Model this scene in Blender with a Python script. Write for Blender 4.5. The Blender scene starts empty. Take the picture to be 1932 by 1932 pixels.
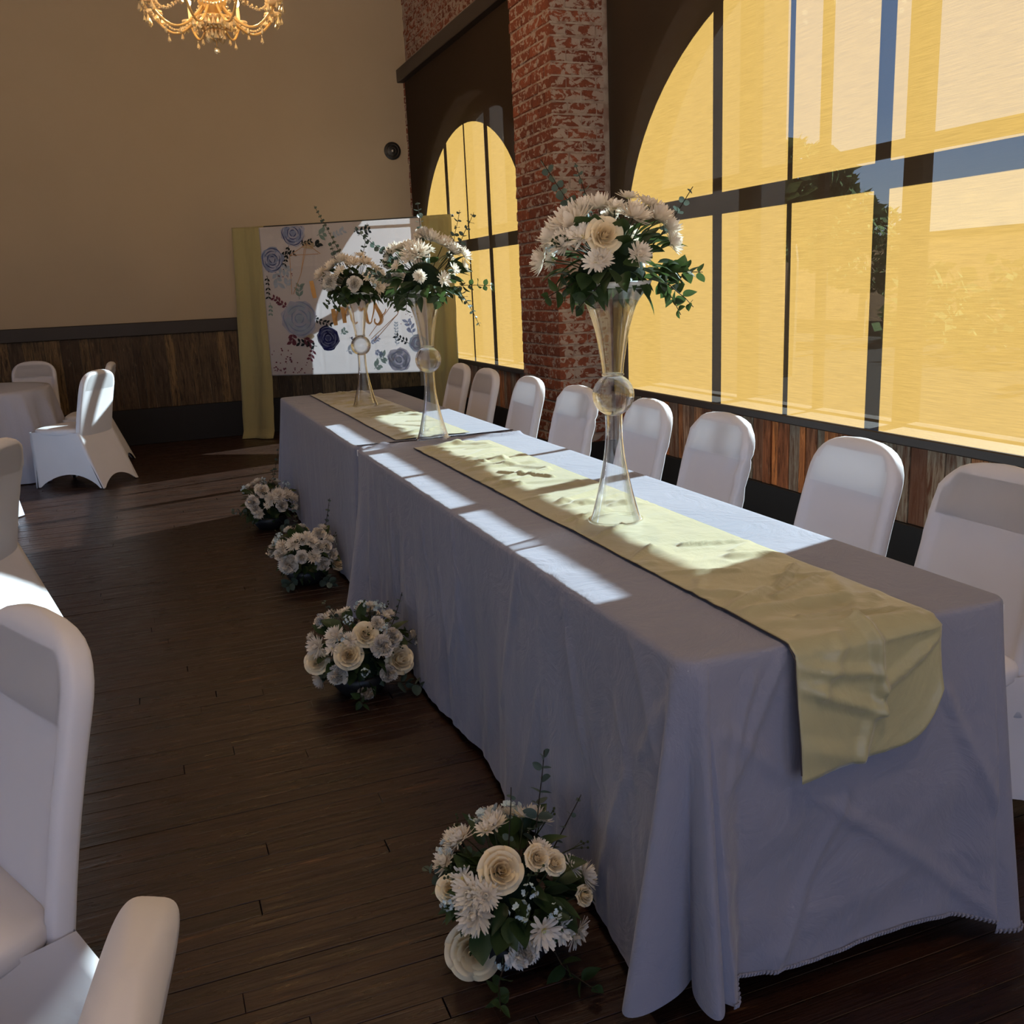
import bpy, bmesh, math, random
from mathutils import Vector, Matrix, Euler, noise

PI = math.pi
rnd = random.Random(11)
S = bpy.context.scene
COL = S.collection

# ------------------------------------------------------------------ camera
cam_d = bpy.data.cameras.new('camera'); cam = bpy.data.objects.new('camera', cam_d); COL.objects.link(cam)
cam.location = (0.0, 0.0, 1.427)
cam.rotation_euler = (1.33563631, 0.0445856112, -0.371063156)
cam_d.sensor_width = 36.0; cam_d.sensor_height = 36.0; cam_d.sensor_fit = 'HORIZONTAL'
cam_d.lens = 36.0 * 1790.37 / 1932.0
cam_d.clip_start = 0.03; cam_d.clip_end = 300
S.camera = cam

# ------------------------------------------------------------------ exposure
vs = S.view_settings
S.display_settings.display_device = 'sRGB'
vs.view_transform = 'Standard'; vs.look = 'None'; vs.gamma = 1.0; vs.use_curve_mapping = False
vs.exposure = 0.13
S.cycles.use_denoising = True
S.cycles.transparent_max_bounces = 24
S.cycles.max_bounces = 14
S.cycles.diffuse_bounces = 6
S.cycles.transmission_bounces = 12
S.cycles.sample_clamp_indirect = 12.0

# ------------------------------------------------------------------ sky
world = bpy.data.worlds.new('sky'); S.world = world; world.use_nodes = True
wn = world.node_tree.nodes; wl = world.node_tree.links
wn.clear()
w_out = wn.new('ShaderNodeOutputWorld'); w_bg = wn.new('ShaderNodeBackground')
w_tc = wn.new('ShaderNodeTexCoord'); w_sep = wn.new('ShaderNodeSeparateXYZ'); w_ramp = wn.new('ShaderNodeValToRGB')
wl.new(w_tc.outputs['Generated'], w_sep.inputs[0]); wl.new(w_sep.outputs['Z'], w_ramp.inputs[0])
e = w_ramp.color_ramp.elements
e[0].position = 0.0; e[0].color = (1.0, 0.93, 0.88, 1)
e[1].position = 0.6; e[1].color = (0.16, 0.36, 0.85, 1)
q = e.new(0.14); q.color = (0.40, 0.54, 0.82, 1)
wl.new(w_ramp.outputs[0], w_bg.inputs[0]); w_bg.inputs[1].default_value = 2.7
wl.new(w_bg.outputs[0], w_out.inputs[0])

# ------------------------------------------------------------------ sun
SUN = Vector((-1.0, -0.27, -0.54)).normalized()
sun_d = bpy.data.lights.new('sun', 'SUN'); sun = bpy.data.objects.new('sun', sun_d); COL.objects.link(sun)
sun.rotation_euler = SUN.to_track_quat('-Z', 'Y').to_euler()
sun.location = (14, 5, 9)
sun_d.energy = 128.0; sun_d.angle = 0.0095; sun_d.color = (1.0, 0.97, 0.92)

# sky portals in the open left windows and the added rear ones (they only guide the sky sampling)
LEFT_WINDOWS = [(-1.8, 1.3), (2.4, 1.3), (6.6, 1.3)]      # centre y, width
ADDED_REAR_WINDOWS = [(-4.4, 2.6), (-1.2, 2.8), (1.7, 1.9)]     # centre x, width; unseen, added for fill light from behind the camera
LX, RX, BY, FY, CZ = -6.5, 2.96, 10.4, -4.5, 4.9
for cy, w in LEFT_WINDOWS:
    ld = bpy.data.lights.new('sky_portal', 'AREA'); lo = bpy.data.objects.new('sky_portal', ld); COL.objects.link(lo)
    ld.shape = 'RECTANGLE'; ld.size = 2.4; ld.size_y = w
    lo.location = (LX - 0.02, cy, 2.2); lo.rotation_euler = (0, -PI / 2, 0)
    ld.cycles.is_portal = True
for cx, w in ADDED_REAR_WINDOWS:
    ld = bpy.data.lights.new('sky_portal', 'AREA'); lo = bpy.data.objects.new('sky_portal', ld); COL.objects.link(lo)
    ld.shape = 'RECTANGLE'; ld.size = w; ld.size_y = 3.8
    lo.location = (cx, FY - 0.02, 2.2); lo.rotation_euler = (PI / 2, 0, 0)
    ld.cycles.is_portal = True

# warm fill lights added overhead, out of view (housings built further below)
FILL_LAMPS = [(.55, -.6), (.75, 3.0)]
for lx, ly in FILL_LAMPS:
    ld = bpy.data.lights.new('fill_lamp_light', 'AREA'); lo = bpy.data.objects.new('fill_lamp_light', ld); COL.objects.link(lo)
    ld.shape = 'DISK'; ld.size = .42; ld.energy = 26.0; ld.color = (1.0, .74, .50); lo.location = (lx, ly, CZ - .115)

# ------------------------------------------------------------------ helpers
def link(o, parent=None):
    COL.objects.link(o)
    if parent is not None: o.parent = parent
    return o

def mesh(name, verts, faces, mat=None, smooth=True):
    m = bpy.data.meshes.new(name)
    m.from_pydata([tuple(v) for v in verts], [], faces); m.update()
    if smooth: m.polygons.foreach_set('use_smooth', [True] * len(m.polygons))
    if mat is not None:
        for k in (mat if isinstance(mat, (list, tuple)) else [mat]): m.materials.append(k)
    return m

def put(name, me, parent=None, loc=(0, 0, 0), rot=(0, 0, 0), sc=(1, 1, 1)):
    o = bpy.data.objects.new(name, me); link(o, parent)
    o.location = loc
    if isinstance(rot, Matrix) or hasattr(rot, 'to_euler'): rot = rot.to_euler()
    o.rotation_euler = rot
    o.scale = sc if hasattr(sc, '__len__') else (sc, sc, sc)
    return o

def thing(name, label, cat, loc=(0, 0, 0), rz=0.0, group=None):
    o = bpy.data.objects.new(name, None); link(o); o.empty_display_size = 0.05
    o.location = loc; o.rotation_euler = (0, 0, rz)
    o['label'] = label; o['category'] = cat
    if group: o['group'] = group
    return o

def tag(o, label=None, cat=None, group=None, kind=None):
    if label: o['label'] = label
    if cat: o['category'] = cat
    if group: o['group'] = group
    if kind: o['kind'] = kind
    return o

class MB:
    """collects simple shapes into one mesh"""
    def __init__(s): s.v = []; s.f = []
    def add(s, vs, fs):
        b = len(s.v); s.v += [tuple(v) for v in vs]; s.f += [tuple(i + b for i in f) for f in fs]; return s
    def box(s, x0, x1, y0, y1, z0, z1, bev=0.0):
        if bev <= 0:
            vs = [(x, y, z) for z in (z0, z1) for y in (y0, y1) for x in (x0, x1)]
            fs = [(0, 2, 3, 1), (4, 5, 7, 6), (0, 1, 5, 4), (2, 6, 7, 3), (0, 4, 6, 2), (1, 3, 7, 5)]
            return s.add(vs, fs)
        vs = []; b = bev
        def ring(z, i):
            return [(x0 + i, y0 + i, z), (x1 - i, y0 + i, z), (x1 - i, y1 - i, z), (x0 + i, y1 - i, z)]
        vs = ring(z0, b) + ring(z0 + b, 0) + ring(z1 - b, 0) + ring(z1, b)
        fs = [(3, 2, 1, 0), (12, 13, 14, 15)]
        for r in range(3):
            for k in range(4):
                a = r * 4 + k; c = r * 4 + (k + 1) % 4
                fs.append((a, c, c + 4, a + 4))
        return s.add(vs, fs)
    def tube(s, pts, r, n=8, cap=True):
        pts = [Vector(p) for p in pts]; rs = r if hasattr(r, '__len__') else [r] * len(pts)
        vs = []; fs = []; up = None
        for i, p in enumerate(pts):
            t = (pts[min(i + 1, len(pts) - 1)] - pts[max(i - 1, 0)]).normalized()
            if up is None: up = t.orthogonal().normalized()
            up = (up - t * up.dot(t)).normalized(); w = t.cross(up)
            for k in range(n):
                a = 2 * PI * k / n; vs.append(p + (up * math.cos(a) + w * math.sin(a)) * rs[i])
        for i in range(len(pts) - 1):
            for k in range(n):
                a = i * n + k; c = i * n + (k + 1) % n; fs.append((a, c, c + n, a + n))
        if cap:
            fs.append(tuple(range(n))[::-1]); fs.append(tuple((len(pts) - 1) * n + k for k in range(n)))
        return s.add(vs, fs)
    def lathe(s, prof, n=32, c=(0, 0, 0), close=False):
        vs = []; fs = []
        for r, z in prof:
            for k in range(n):
                a = 2 * PI * k / n; vs.append((c[0] + r * math.cos(a), c[1] + r * math.sin(a), c[2] + z))
        m = len(prof)
        for i in range(m if close else m - 1):
            j = (i + 1) % m
            for k in range(n):
                k2 = (k + 1) % n; fs.append((i * n + k, i * n + k2, j * n + k2, j * n + k))
        return s.add(vs, fs)
    def ball(s, c, r, n=8, m=6, sz=1.0):
        prof = [(max(1e-4, r * math.sin(PI * i / m)), -r * sz * math.cos(PI * i / m)) for i in range(m + 1)]
        return s.lathe(prof, n, c)
    def mesh(s, name, mat=None, smooth=False): return mesh(name, s.v, s.f, mat, smooth)
    def obj(s, name, mat=None, parent=None, smooth=False, loc=(0, 0, 0)): return put(name, s.mesh(name, mat, smooth), parent, loc)

def grid_faces(nu, nv, wrap=False):
    fs = []
    for j in range(nv - 1):
        for i in range(nu if wrap else nu - 1):
            a = j * nu + i; b = j * nu + (i + 1) % nu
            fs.append((a, b, b + nu, a + nu))
    return fs

def structure(o): o['kind'] = 'structure'; return o
def fbm(x, y, z=0.0, o=4): return noise.fractal(Vector((x, y, z)), 1.0, 2.0, o)
def sstep(a, b, x):
    t = min(1.0, max(0.0, (x - a) / (b - a))); return t * t * (3 - 2 * t)

# ------------------------------------------------------------------ materials
class NT:
    def __init__(s, name):
        s.m = bpy.data.materials.new(name); s.m.use_nodes = True
        s.n = s.m.node_tree.nodes; s.l = s.m.node_tree.links; s.n.clear()
        s.out = s.n.new('ShaderNodeOutputMaterial')
    def new(s, t, **kw):
        nd = s.n.new('ShaderNode' + t)
        for k, v in kw.items(): setattr(nd, k, v)
        return nd
    def set(s, sock, v):
        if isinstance(v, bpy.types.NodeSocket): s.l.new(v, sock)
        elif hasattr(v, '__len__') and len(v) == 3 and sock.type == 'RGBA': sock.default_value = (*v, 1)
        else: sock.default_value = v
    def coord(s, kind='Object', scale=(1, 1, 1), rand=False):
        if kind == 'World': src = s.new('NewGeometry').outputs['Position']
        else: src = s.new('TexCoord').outputs[kind]
        mp = s.new('Mapping'); mp.inputs['Scale'].default_value = scale; s.l.new(src, mp.inputs[0])
        if rand:
            oi = s.new('ObjectInfo'); mu = s.new('VectorMath', operation='SCALE'); mu.inputs[0].default_value = (37.0, 71.0, 53.0)
            s.l.new(oi.outputs['Random'], mu.inputs['Scale']); s.l.new(mu.outputs[0], mp.inputs['Location'])
        return mp.outputs[0]
    def noise(s, vec, scale=5, detail=4, rough=.55, dist=0.0):
        nd = s.new('TexNoise'); s.l.new(vec, nd.inputs['Vector'])
        nd.inputs['Scale'].default_value = scale; nd.inputs['Detail'].default_value = detail
        nd.inputs['Roughness'].default_value = rough; nd.inputs['Distortion'].default_value = dist
        return nd.outputs['Fac']
    def ramp(s, fac, stops):
        r = s.new('ValToRGB'); s.l.new(fac, r.inputs[0]); el = r.color_ramp.elements
        while len(el) < len(stops): el.new(0.5)
        for q, (p, c) in zip(el, stops): q.position = p; q.color = (*c, 1) if hasattr(c, '__len__') else (c, c, c, 1)
        return r.outputs[0]
    def mix(s, fac, a, b, mode='MIX'):
        nd = s.new('Mix', data_type='RGBA', blend_type=mode)
        s.set(nd.inputs[0], fac); s.set(nd.inputs[6], a); s.set(nd.inputs[7], b); return nd.outputs[2]
    def math(s, op, a, b=0.0):
        nd = s.new('Math', operation=op); s.set(nd.inputs[0], a); s.set(nd.inputs[1], b); return nd.outputs[0]
    def bump(s, h, strength=.3, dist=.01):
        b = s.new('Bump'); b.inputs['Strength'].default_value = strength; b.inputs['Distance'].default_value = dist
        s.l.new(h, b.inputs['Height']); return b.outputs[0]
    def pbsdf(s, col, rough=.6, spec=.5, **kw):
        p = s.new('BsdfPrincipled'); s.set(p.inputs['Base Color'], col); s.set(p.inputs['Roughness'], rough)
        p.inputs['Specular IOR Level'].default_value = spec
        for k, v in kw.items(): s.set(p.inputs[k.replace('_', ' ')], v)
        return p
    def done(s, sh): s.l.new(sh.outputs[0] if hasattr(sh, 'outputs') else sh, s.out.inputs[0]); return s.m

def simple(name, col, rough=.6, spec=.4, var=.12, scale=8, bump=0.0, bscale=60, **kw):
    t = NT(name); v = t.coord('Object')
    c = t.mix(t.noise(v, scale), tuple(k * (1 - var) for k in col), tuple(min(1, k * (1 + var)) for k in col))
    p = t.pbsdf(c, rough, spec, **kw)
    if bump: t.l.new(t.bump(t.noise(v, bscale, 3), bump, .004), p.inputs['Normal'])
    return t.done(p)

def cloth_mat(name, col, rough=.75, weave=900, sheen=.25, wrinkle=.35, trans=0.0, spec=.2, wscale=7):
    t = NT(name); v = t.coord('Object')
    big = t.noise(v, 3, 3)
    c = t.mix(big, tuple(k * .94 for k in col), tuple(min(1, k * 1.06) for k in col))
    h1 = t.noise(v, wscale, 5, .6, 1.2)
    rid = t.math('ABSOLUTE', t.math('SUBTRACT', h1, 0.5))
    p = t.pbsdf(c, rough, spec, Sheen_Weight=sheen, Sheen_Roughness=.5)
    nb = t.bump(rid, wrinkle, .03)
    b2 = t.new('Bump'); b2.inputs['Strength'].default_value = .06; b2.inputs['Distance'].default_value = .001
    t.l.new(t.noise(v, weave, 2), b2.inputs['Height']); t.l.new(nb, b2.inputs['Normal'])
    t.l.new(b2.outputs[0], p.inputs['Normal'])
    if trans <= 0: return t.done(p)
    tr = t.new('BsdfTranslucent'); t.set(tr.inputs[0], c)
    mx = t.new('MixShader'); mx.inputs[0].default_value = trans
    t.l.new(p.outputs[0], mx.inputs[1]); t.l.new(tr.outputs[0], mx.inputs[2]); return t.done(mx)

M = {}
def plaster():
    t = NT('painted_plaster'); v = t.coord('World')
    c = t.mix(t.noise(v, 1.2, 5), (.31, .240, .165), (.355, .28, .20))
    p = t.pbsdf(c, .85, .2); t.l.new(t.bump(t.noise(v, 90, 3), .12, .003), p.inputs['Normal']); return t.done(p)
M['plaster'] = plaster()
M['ceiling'] = simple('ceiling_paint', (.58, .50, .40), .9, .2)
def board_mat():
    t = NT('dark_floor_wood'); v = t.coord('World', (1.3, 22, 1), True)
    g = t.noise(v, 3.2, 6, .65, .4)
    oi = t.new('ObjectInfo').outputs['Random']
    base = t.mix(oi, (.0065, .0027, .0020), (.020, .0076, .0046))
    c = t.mix(t.ramp(g, [(.35, 0.0), (.75, 1.0)]), base, (.030, .0125, .0072))
    sc = t.noise(t.coord('World', (1.1, 16, 1)), 2.3, 8, .7, .2)
    worn = t.ramp(sc, [(.60, 0.0), (.70, .8)])
    c = t.mix(worn, c, (.15, .068, .030))
    r = t.ramp(t.noise(t.coord('World', (2, 14, 1)), 3, 5), [(.3, .22), (.7, .48)])
    p = t.pbsdf(c, r, .36); t.l.new(t.bump(g, .55, .005), p.inputs['Normal']); return t.done(p)
M['board'] = board_mat()
M['floor_base'] = simple('floor_gap', (.012, .008, .006), .9, .1)
def plank_mat(name, cols, dark=.4):
    t = NT(name); v = t.coord('World', (5, 5, .55), True)
    oi = t.new('ObjectInfo').outputs['Random']
    base = t.ramp(oi, [(i / max(1, len(cols) - 1), c) for i, c in enumerate(cols)])
    t.n[-1].color_ramp.interpolation = 'LINEAR'
    g = t.noise(v, 9, 7, .7, 1.0)
    c = t.mix(t.ramp(g, [(.36, 1.0), (.62, 0.0)]), base, tuple(k * dark for k in cols[0]))
    w = t.noise(t.coord('World', (7, 7, 1.6), True), 6, 7, .75)
    c = t.mix(t.ramp(w, [(.60, 0.0), (.74, .65)]), c, (.34, .25, .16))
    p = t.pbsdf(c, .7, .25); t.l.new(t.bump(g, .5, .006), p.inputs['Normal']); return t.done(p)
M['plank_back'] = plank_mat('weathered_brown_plank', [(.055, .032, .018), (.12, .072, .036), (.07, .045, .028), (.20, .125, .055), (.09, .055, .03)])
M['plank_side'] = plank_mat('reclaimed_mixed_plank', [(.42, .13, .04), (.13, .065, .04), (.24, .23, .17), (.62, .21, .055), (.17, .09, .055), (.30, .28, .21), (.50, .16, .05)], .22)
M['black_wood'] = simple('black_painted_wood', (.008, .006, .0055), .6, .3, .2, 6, .1)
M['dark_trim'] = simple('dark_brown_trim', (.026, .017, .012), .55, .35, .25, 5, .15)
def brick_mat():
    t = NT('worn_painted_brick'); v = t.coord('World')
    oi = t.new('ObjectInfo').outputs['Random']
    red = t.mix(oi, (.16, .045, .022), (.30, .085, .038))
    red = t.mix(t.noise(v, 30, 4), red, (.09, .028, .018))
    w = t.noise(t.coord('World', (1, 1, 1.5)), 17, 5, .62, .6)
    sx = t.new('SeparateXYZ'); t.l.new(t.new('NewGeometry').outputs['Position'], sx.inputs[0])
    mr = t.new('MapRange'); t.l.new(sx.outputs[0], mr.inputs[0])
    for k, q in zip((1, 2, 3, 4), (2.56, 2.60, -.030, .030)): mr.inputs[k].default_value = q
    w = t.math('ADD', w, mr.outputs[0])
    f = t.ramp(w, [(.50, 0.0), (.55, .85)])
    c = t.mix(f, red, (.31, .245, .20))
    p = t.pbsdf(c, .9, .15); t.l.new(t.bump(t.noise(v, 45, 5), .7, .008), p.inputs['Normal']); return t.done(p)
M['brick'] = brick_mat()
def mortar_mat():
    t = NT('mortar'); v = t.coord('World')
    c = t.mix(t.ramp(t.noise(v, 14, 5), [(.4, 0.0), (.6, 1.0)]), (.21, .14, .11), (.31, .25, .205))
    p = t.pbsdf(c, .95, .1); t.l.new(t.bump(t.noise(v, 60, 4), .5, .006), p.inputs['Normal']); return t.done(p)
M['mortar'] = mortar_mat()
def shade_mat():
    t = NT('solar_shade_fabric')
    st = t.noise(t.coord('World', (1, 5, 240)), 1.4, 5, .7)
    fine = t.noise(t.coord('World', (1, 420, 420)), 1.0, 2)
    k = t.ramp(t.mix(.3, st, fine), [(.30, .72), (.70, 1.22)])
    op = t.new('BsdfTransparent'); t.set(op.inputs[0], (.70, .90, 1.0))
    tl = t.new('BsdfTranslucent'); t.set(tl.inputs[0], t.mix(1.0, (.0232, .0156, .0044), k, 'MULTIPLY'))
    df = t.new('BsdfDiffuse'); t.set(df.inputs[0], (.040, .026, .018))
    ad = t.new('AddShader'); t.l.new(tl.outputs[0], ad.inputs[0]); t.l.new(df.outputs[0], ad.inputs[1])
    mx = t.new('MixShader'); t.set(mx.inputs[0], t.math('MULTIPLY', t.ramp(fine, [(.25, .75), (.75, 1.25)]), .102))
    t.l.new(ad.outputs[0], mx.inputs[1]); t.l.new(op.outputs[0], mx.inputs[2]); return t.done(mx)
M['shade'] = shade_mat()
M['shade_metal'] = simple('bronze_painted_metal', (.030, .021, .017), .45, .4, .05)
M['frame'] = simple('dark_window_frame', (.05, .035, .028), .9, .08, .1)
def pane_mat():
    t = NT('window_glass'); tr = t.new('BsdfTransparent'); gl = t.new('BsdfGlossy'); gl.inputs['Roughness'].default_value = 0.02
    lw = t.new('LayerWeight'); lw.inputs[0].default_value = .5
    fr = t.math('ADD', t.math('MULTIPLY', t.math('POWER', lw.outputs['Facing'], 5.0), .9), .04)
    mx = t.new('MixShader'); t.l.new(fr, mx.inputs[0]); t.l.new(tr.outputs[0], mx.inputs[1]); t.l.new(gl.outputs[0], mx.inputs[2])
    return t.done(mx)
M['pane'] = pane_mat()
def vase_mat():
    t = NT('clear_glass'); tr = t.new('BsdfTransparent'); gl = t.new('BsdfGlass'); gl.inputs['IOR'].default_value = 1.45
    gl.inputs['Roughness'].default_value = 0.0
    v = t.noise(t.coord('Object'), 14, 2); t.l.new(t.bump(v, .02, .01), gl.inputs['Normal'])
    lw = t.new('LayerWeight'); lw.inputs[0].default_value = .35
    f = t.ramp(lw.outputs['Facing'], [(.15, .07), (.68, 1.0)])
    mx = t.new('MixShader'); t.l.new(f, mx.inputs[0]); t.l.new(tr.outputs[0], mx.inputs[1]); t.l.new(gl.outputs[0], mx.inputs[2])
    return t.done(mx)
M['glass'] = vase_mat()
M['table_cloth'] = cloth_mat('grey_blue_tablecloth', (.205, .207, .265), .8, 900, .2, .30)
M['round_cloth'] = cloth_mat('pale_blue_tablecloth', (.40, .41, .50), .8, 900, .2, .2)
M['chair_cloth'] = cloth_mat('white_spandex', (.60, .585, .62), .62, 1200, .2, .03, .05, .3, 5)
M['chair_thin'] = cloth_mat('white_spandex_stretched_thin', (.66, .645, .67), .62, 1200, .2, .03, .45, .3, 5)
M['satin'] = cloth_mat('sage_satin', (.345, .315, .175), .36, 1200, .3, .22, 0, .45, 5)
M['curtain'] = cloth_mat('olive_curtain', (.36, .31, .145), .75, 900, .2, .25, .22)
M['sheet'] = cloth_mat('printed_white_sheet', (.66, .63, .64), .75, 900, .1, .3, .55)
M['hem'] = simple('dark_hem_thread', (.06, .05, .05), .9, .1)
def petal_mat(name, a, b, tr=.25):
    t = NT(name); oi = t.new('ObjectInfo').outputs['Random']
    c = t.mix(oi, a, b); c = t.mix(t.noise(t.coord('Object'), 3, 2), c, tuple(k * .9 for k in a))
    p = t.pbsdf(c, .6, .2); tl = t.new('BsdfTranslucent'); t.set(tl.inputs[0], c)
    mx = t.new('MixShader'); mx.inputs[0].default_value = tr
    t.l.new(p.outputs[0], mx.inputs[1]); t.l.new(tl.outputs[0], mx.inputs[2]); return t.done(mx)
M['rose'] = petal_mat('cream_rose_petal', (.88, .74, .50), (.90, .82, .62))
M['mum'] = petal_mat('white_petal', (.88, .80, .68), (.90, .87, .80), .35)
M['carnation'] = petal_mat('ivory_petal', (.88, .79, .67), (.90, .86, .80))
M['filler'] = petal_mat('pale_blue_filler_petal', (.55, .66, .68), (.72, .78, .80))
M['daisy_eye'] = simple('yellow_green_flower_eye', (.55, .50, .20), .8, .1)
def leaf_mat(name, a, b, tr=.2, rough=.45):
    t = NT(name); oi = t.new('ObjectInfo').outputs['Random']
    c = t.mix(oi, a, b); c = t.mix(t.noise(t.coord('Object'), 25, 3), c, tuple(k * .75 for k in a))
    p = t.pbsdf(c, rough, .35); tl = t.new('BsdfTranslucent'); t.set(tl.inputs[0], tuple(k * 1.8 for k in b))
    mx = t.new('MixShader'); mx.inputs[0].default_value = tr
    t.l.new(p.outputs[0], mx.inputs[1]); t.l.new(tl.outputs[0], mx.inputs[2]); return t.done(mx)
M['leaf'] = leaf_mat('dark_green_leaf', (.022, .045, .014), (.050, .085, .024))
M['euca'] = leaf_mat('grey_green_eucalyptus', (.055, .085, .065), (.10, .14, .115), .15)
M['stem'] = simple('green_stem', (.035, .045, .018), .7, .2)
M['twig'] = simple('dark_twig', (.03, .022, .014), .8, .2)
M['foam'] = simple('dark_flower_foam', (.012, .022, .012), .95, .1, .2, 60, .5, 120)
M['white_plastic'] = simple('white_plastic_dish', (.72, .74, .76), .4, .4)
M['black_plastic'] = simple('black_plastic', (.015, .015, .016), .4, .4)
M['grey_metal'] = simple('brushed_leg_metal', (.30, .29, .28), .35, .5, .05, 8, 0, 60, Metallic=.8)
M['black_metal'] = simple('black_leg_metal', (.02, .02, .02), .4, .5, .05)
M['gold'] = simple('gold_print', (.50, .27, .08), .5, .4, .2, 14)
M['gold_thin'] = simple('copper_line_print', (.42, .25, .14), .6, .3)
for nm, c in dict(print_blue=(.33, .39, .57), print_pale=(.50, .52, .63), print_navy=(.018, .020, .085), print_ink=(.09, .11, .25),
                  print_leaf=(.035, .045, .05), print_sage=(.26, .36, .34), print_mist=(.44, .52, .62), print_mauve=(.20, .07, .10), print_tan=(.5, .42, .30)).items():
    t_ = NT(nm); v_ = t_.coord('Object'); c_ = t_.mix(t_.noise(v_, 16, 5), tuple(k * .78 for k in c), tuple(min(1, k * 1.22) for k in c))
    d_ = t_.new('BsdfDiffuse'); t_.set(d_.inputs[0], c_); r_ = t_.new('BsdfTranslucent'); t_.set(r_.inputs[0], c_)
    m_ = t_.new('MixShader'); m_.inputs[0].default_value = .55; t_.l.new(d_.outputs[0], m_.inputs[1]); t_.l.new(r_.outputs[0], m_.inputs[2]); M[nm] = t_.done(m_)
# ================================================================== SETTING
# ---- floor: strip boards running across the room
fb = MB().box(LX - .3, RX + .35, FY - .3, BY + .3, -.12, -.012)
floor = structure(fb.obj('floor', M['floor_base']))
BW = .062
boards = []
row = 0; y = FY
while y < BY - .001:
    x = LX - rnd.uniform(0, 1.4)
    while x < RX:
        Lb = rnd.uniform(.7, 2.3)
        x0, x1 = max(x, LX), min(x + Lb, RX)
        if x1 - x0 > .03: boards.append((x0, x1, y, min(y + BW, BY)))
        x += Lb
    y += BW
def in_view(b):
    cx, cy = (b[0] + b[1]) / 2, (b[2] + b[3]) / 2
    return cy > .7 and b[1] > -.55 - .13 * cy and b[0] < .62 + .10 * cy
vis = sorted([b for b in boards if in_view(b)], key=lambda b: b[2])[:300]
vset = set(vis)
unit = {}
def board_mesh(w):
    k = round(w, 2)
    if k not in unit:
        unit[k] = MB().box(-k / 2 + .0006, k / 2 - .0006, -BW / 2 + .0010, BW / 2 - .0010, -.012, 0.0, .0008).mesh('floor_board', M['board'])
    return unit[k]
for b in vis:
    put('floor_board', board_mesh(b[1] - b[0]), floor, ((b[0] + b[1]) / 2, (b[2] + b[3]) / 2, rnd.uniform(-.0008, .0008)))
rest = MB()
for b in boards:
    if b not in vset: rest.box(b[0] + .0006, b[1] - .0006, b[2] + .0007, b[3] - .0007, -.012, rnd.uniform(-.0005, .0005), .0008)
tag(rest.obj('floor_boarding', M['board'], floor), kind='stuff')

# ---- ceiling, left and rear walls
structure(MB().box(LX - .3, RX + .4, FY - .3, BY + .3, CZ, CZ + .15).obj('ceiling', M['ceiling']))
wb = MB().box(LX - .2, RX + .4, BY, BY + .2, 0, CZ)
wall_back = structure(wb.obj('wall_back', M['plaster']))
wf = MB(); xs_ = [LX - .2]
for cx, w in ADDED_REAR_WINDOWS:
    wf.box(xs_[-1], cx - w / 2, FY - .2, FY, 0, CZ)
    wf.box(cx - w / 2, cx + w / 2, FY - .2, FY, 0, .3); wf.box(cx - w / 2, cx + w / 2, FY - .2, FY, 4.1, CZ); xs_.append(cx + w / 2)
wf.box(xs_[-1], RX + .4, FY - .2, FY, 0, CZ)
structure(wf.obj('wall_front', M['plaster']))
for i, (cx, w) in enumerate(ADDED_REAR_WINDOWS):  # unseen windows, added to let skylight in from behind
    fr = MB()
    for a in (cx - w / 2, cx - .03, cx + w / 2 - .06): fr.box(a, a + .06, FY - .12, FY - .06, .3, 4.1)
    for a in (.3, 2.2, 4.04): fr.box(cx - w / 2, cx + w / 2, FY - .12, FY - .06, a, a + .06)
    wo = structure(fr.obj('window_%d' % (i + 7), M['frame']))
    put('pane', mesh('pane', [(cx - w / 2, FY - .09, .3), (cx + w / 2, FY - .09, .3), (cx + w / 2, FY - .09, 4.1), (cx - w / 2, FY - .09, 4.1)], [(0, 1, 2, 3)], M['pane'], False), wo)
wl_ = MB(); ys = [FY]
for cy, w in LEFT_WINDOWS:
    wl_.box(LX - .2, LX, ys[-1], cy - w / 2, 0, CZ)
    wl_.box(LX - .2, LX, cy - w / 2, cy + w / 2, 0, 1.0); wl_.box(LX - .2, LX, cy - w / 2, cy + w / 2, 3.4, CZ)
    ys.append(cy + w / 2)
wl_.box(LX - .2, LX, ys[-1], BY, 0, CZ)
structure(wl_.obj('wall_left', M['plaster']))
for i, (cy, w) in enumerate(LEFT_WINDOWS):
    fr = MB()
    for a, b in ((cy - w / 2, cy - w / 2 + .06), (cy + w / 2 - .06, cy + w / 2), (cy - .03, cy + .03)): fr.box(LX - .12, LX - .06, a, b, 1.0, 3.4)
    for a, b in ((1.0, 1.06), (3.34, 3.4), (2.3, 2.36)): fr.box(LX - .12, LX - .06, cy - w / 2, cy + w / 2, a, b)
    wo = structure(fr.obj('window_%d' % (i + 4), M['frame']))
    put('pane', mesh('pane', [(LX - .09, cy - w / 2, 1), (LX - .09, cy + w / 2, 1), (LX - .09, cy + w / 2, 3.4), (LX - .09, cy - w / 2, 3.4)], [(0, 1, 2, 3)], M['pane'], False), wo)

for i, (lx, ly) in enumerate(FILL_LAMPS):  # housings of the added lamps that warm table and flowers
    lp = thing('fill_lamp', 'unseen round fill lamp added above the ' + ('camera' if i == 0 else 'head table'), 'lamp', (lx, ly, CZ), 0, 'added overhead fill lamps')
    MB().lathe([(.001, 0), (.26, 0), (.27, -.03), (.26, -.09), (.235, -.09), (.235, -.02), (.001, -.02)], 32).obj('housing', M['shade_metal'], lp, True)
    t_ = NT('fill_lamp_diffuser_%d' % i); em_ = t_.new('Emission'); t_.set(em_.inputs[0], (1, .74, .5)); em_.inputs[1].default_value = 3.0
    MB().lathe([(.001, -.085), (.23, -.085), (.23, -.075), (.001, -.075)], 32).obj('diffuser', t_.done(em_), lp, True)
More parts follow.
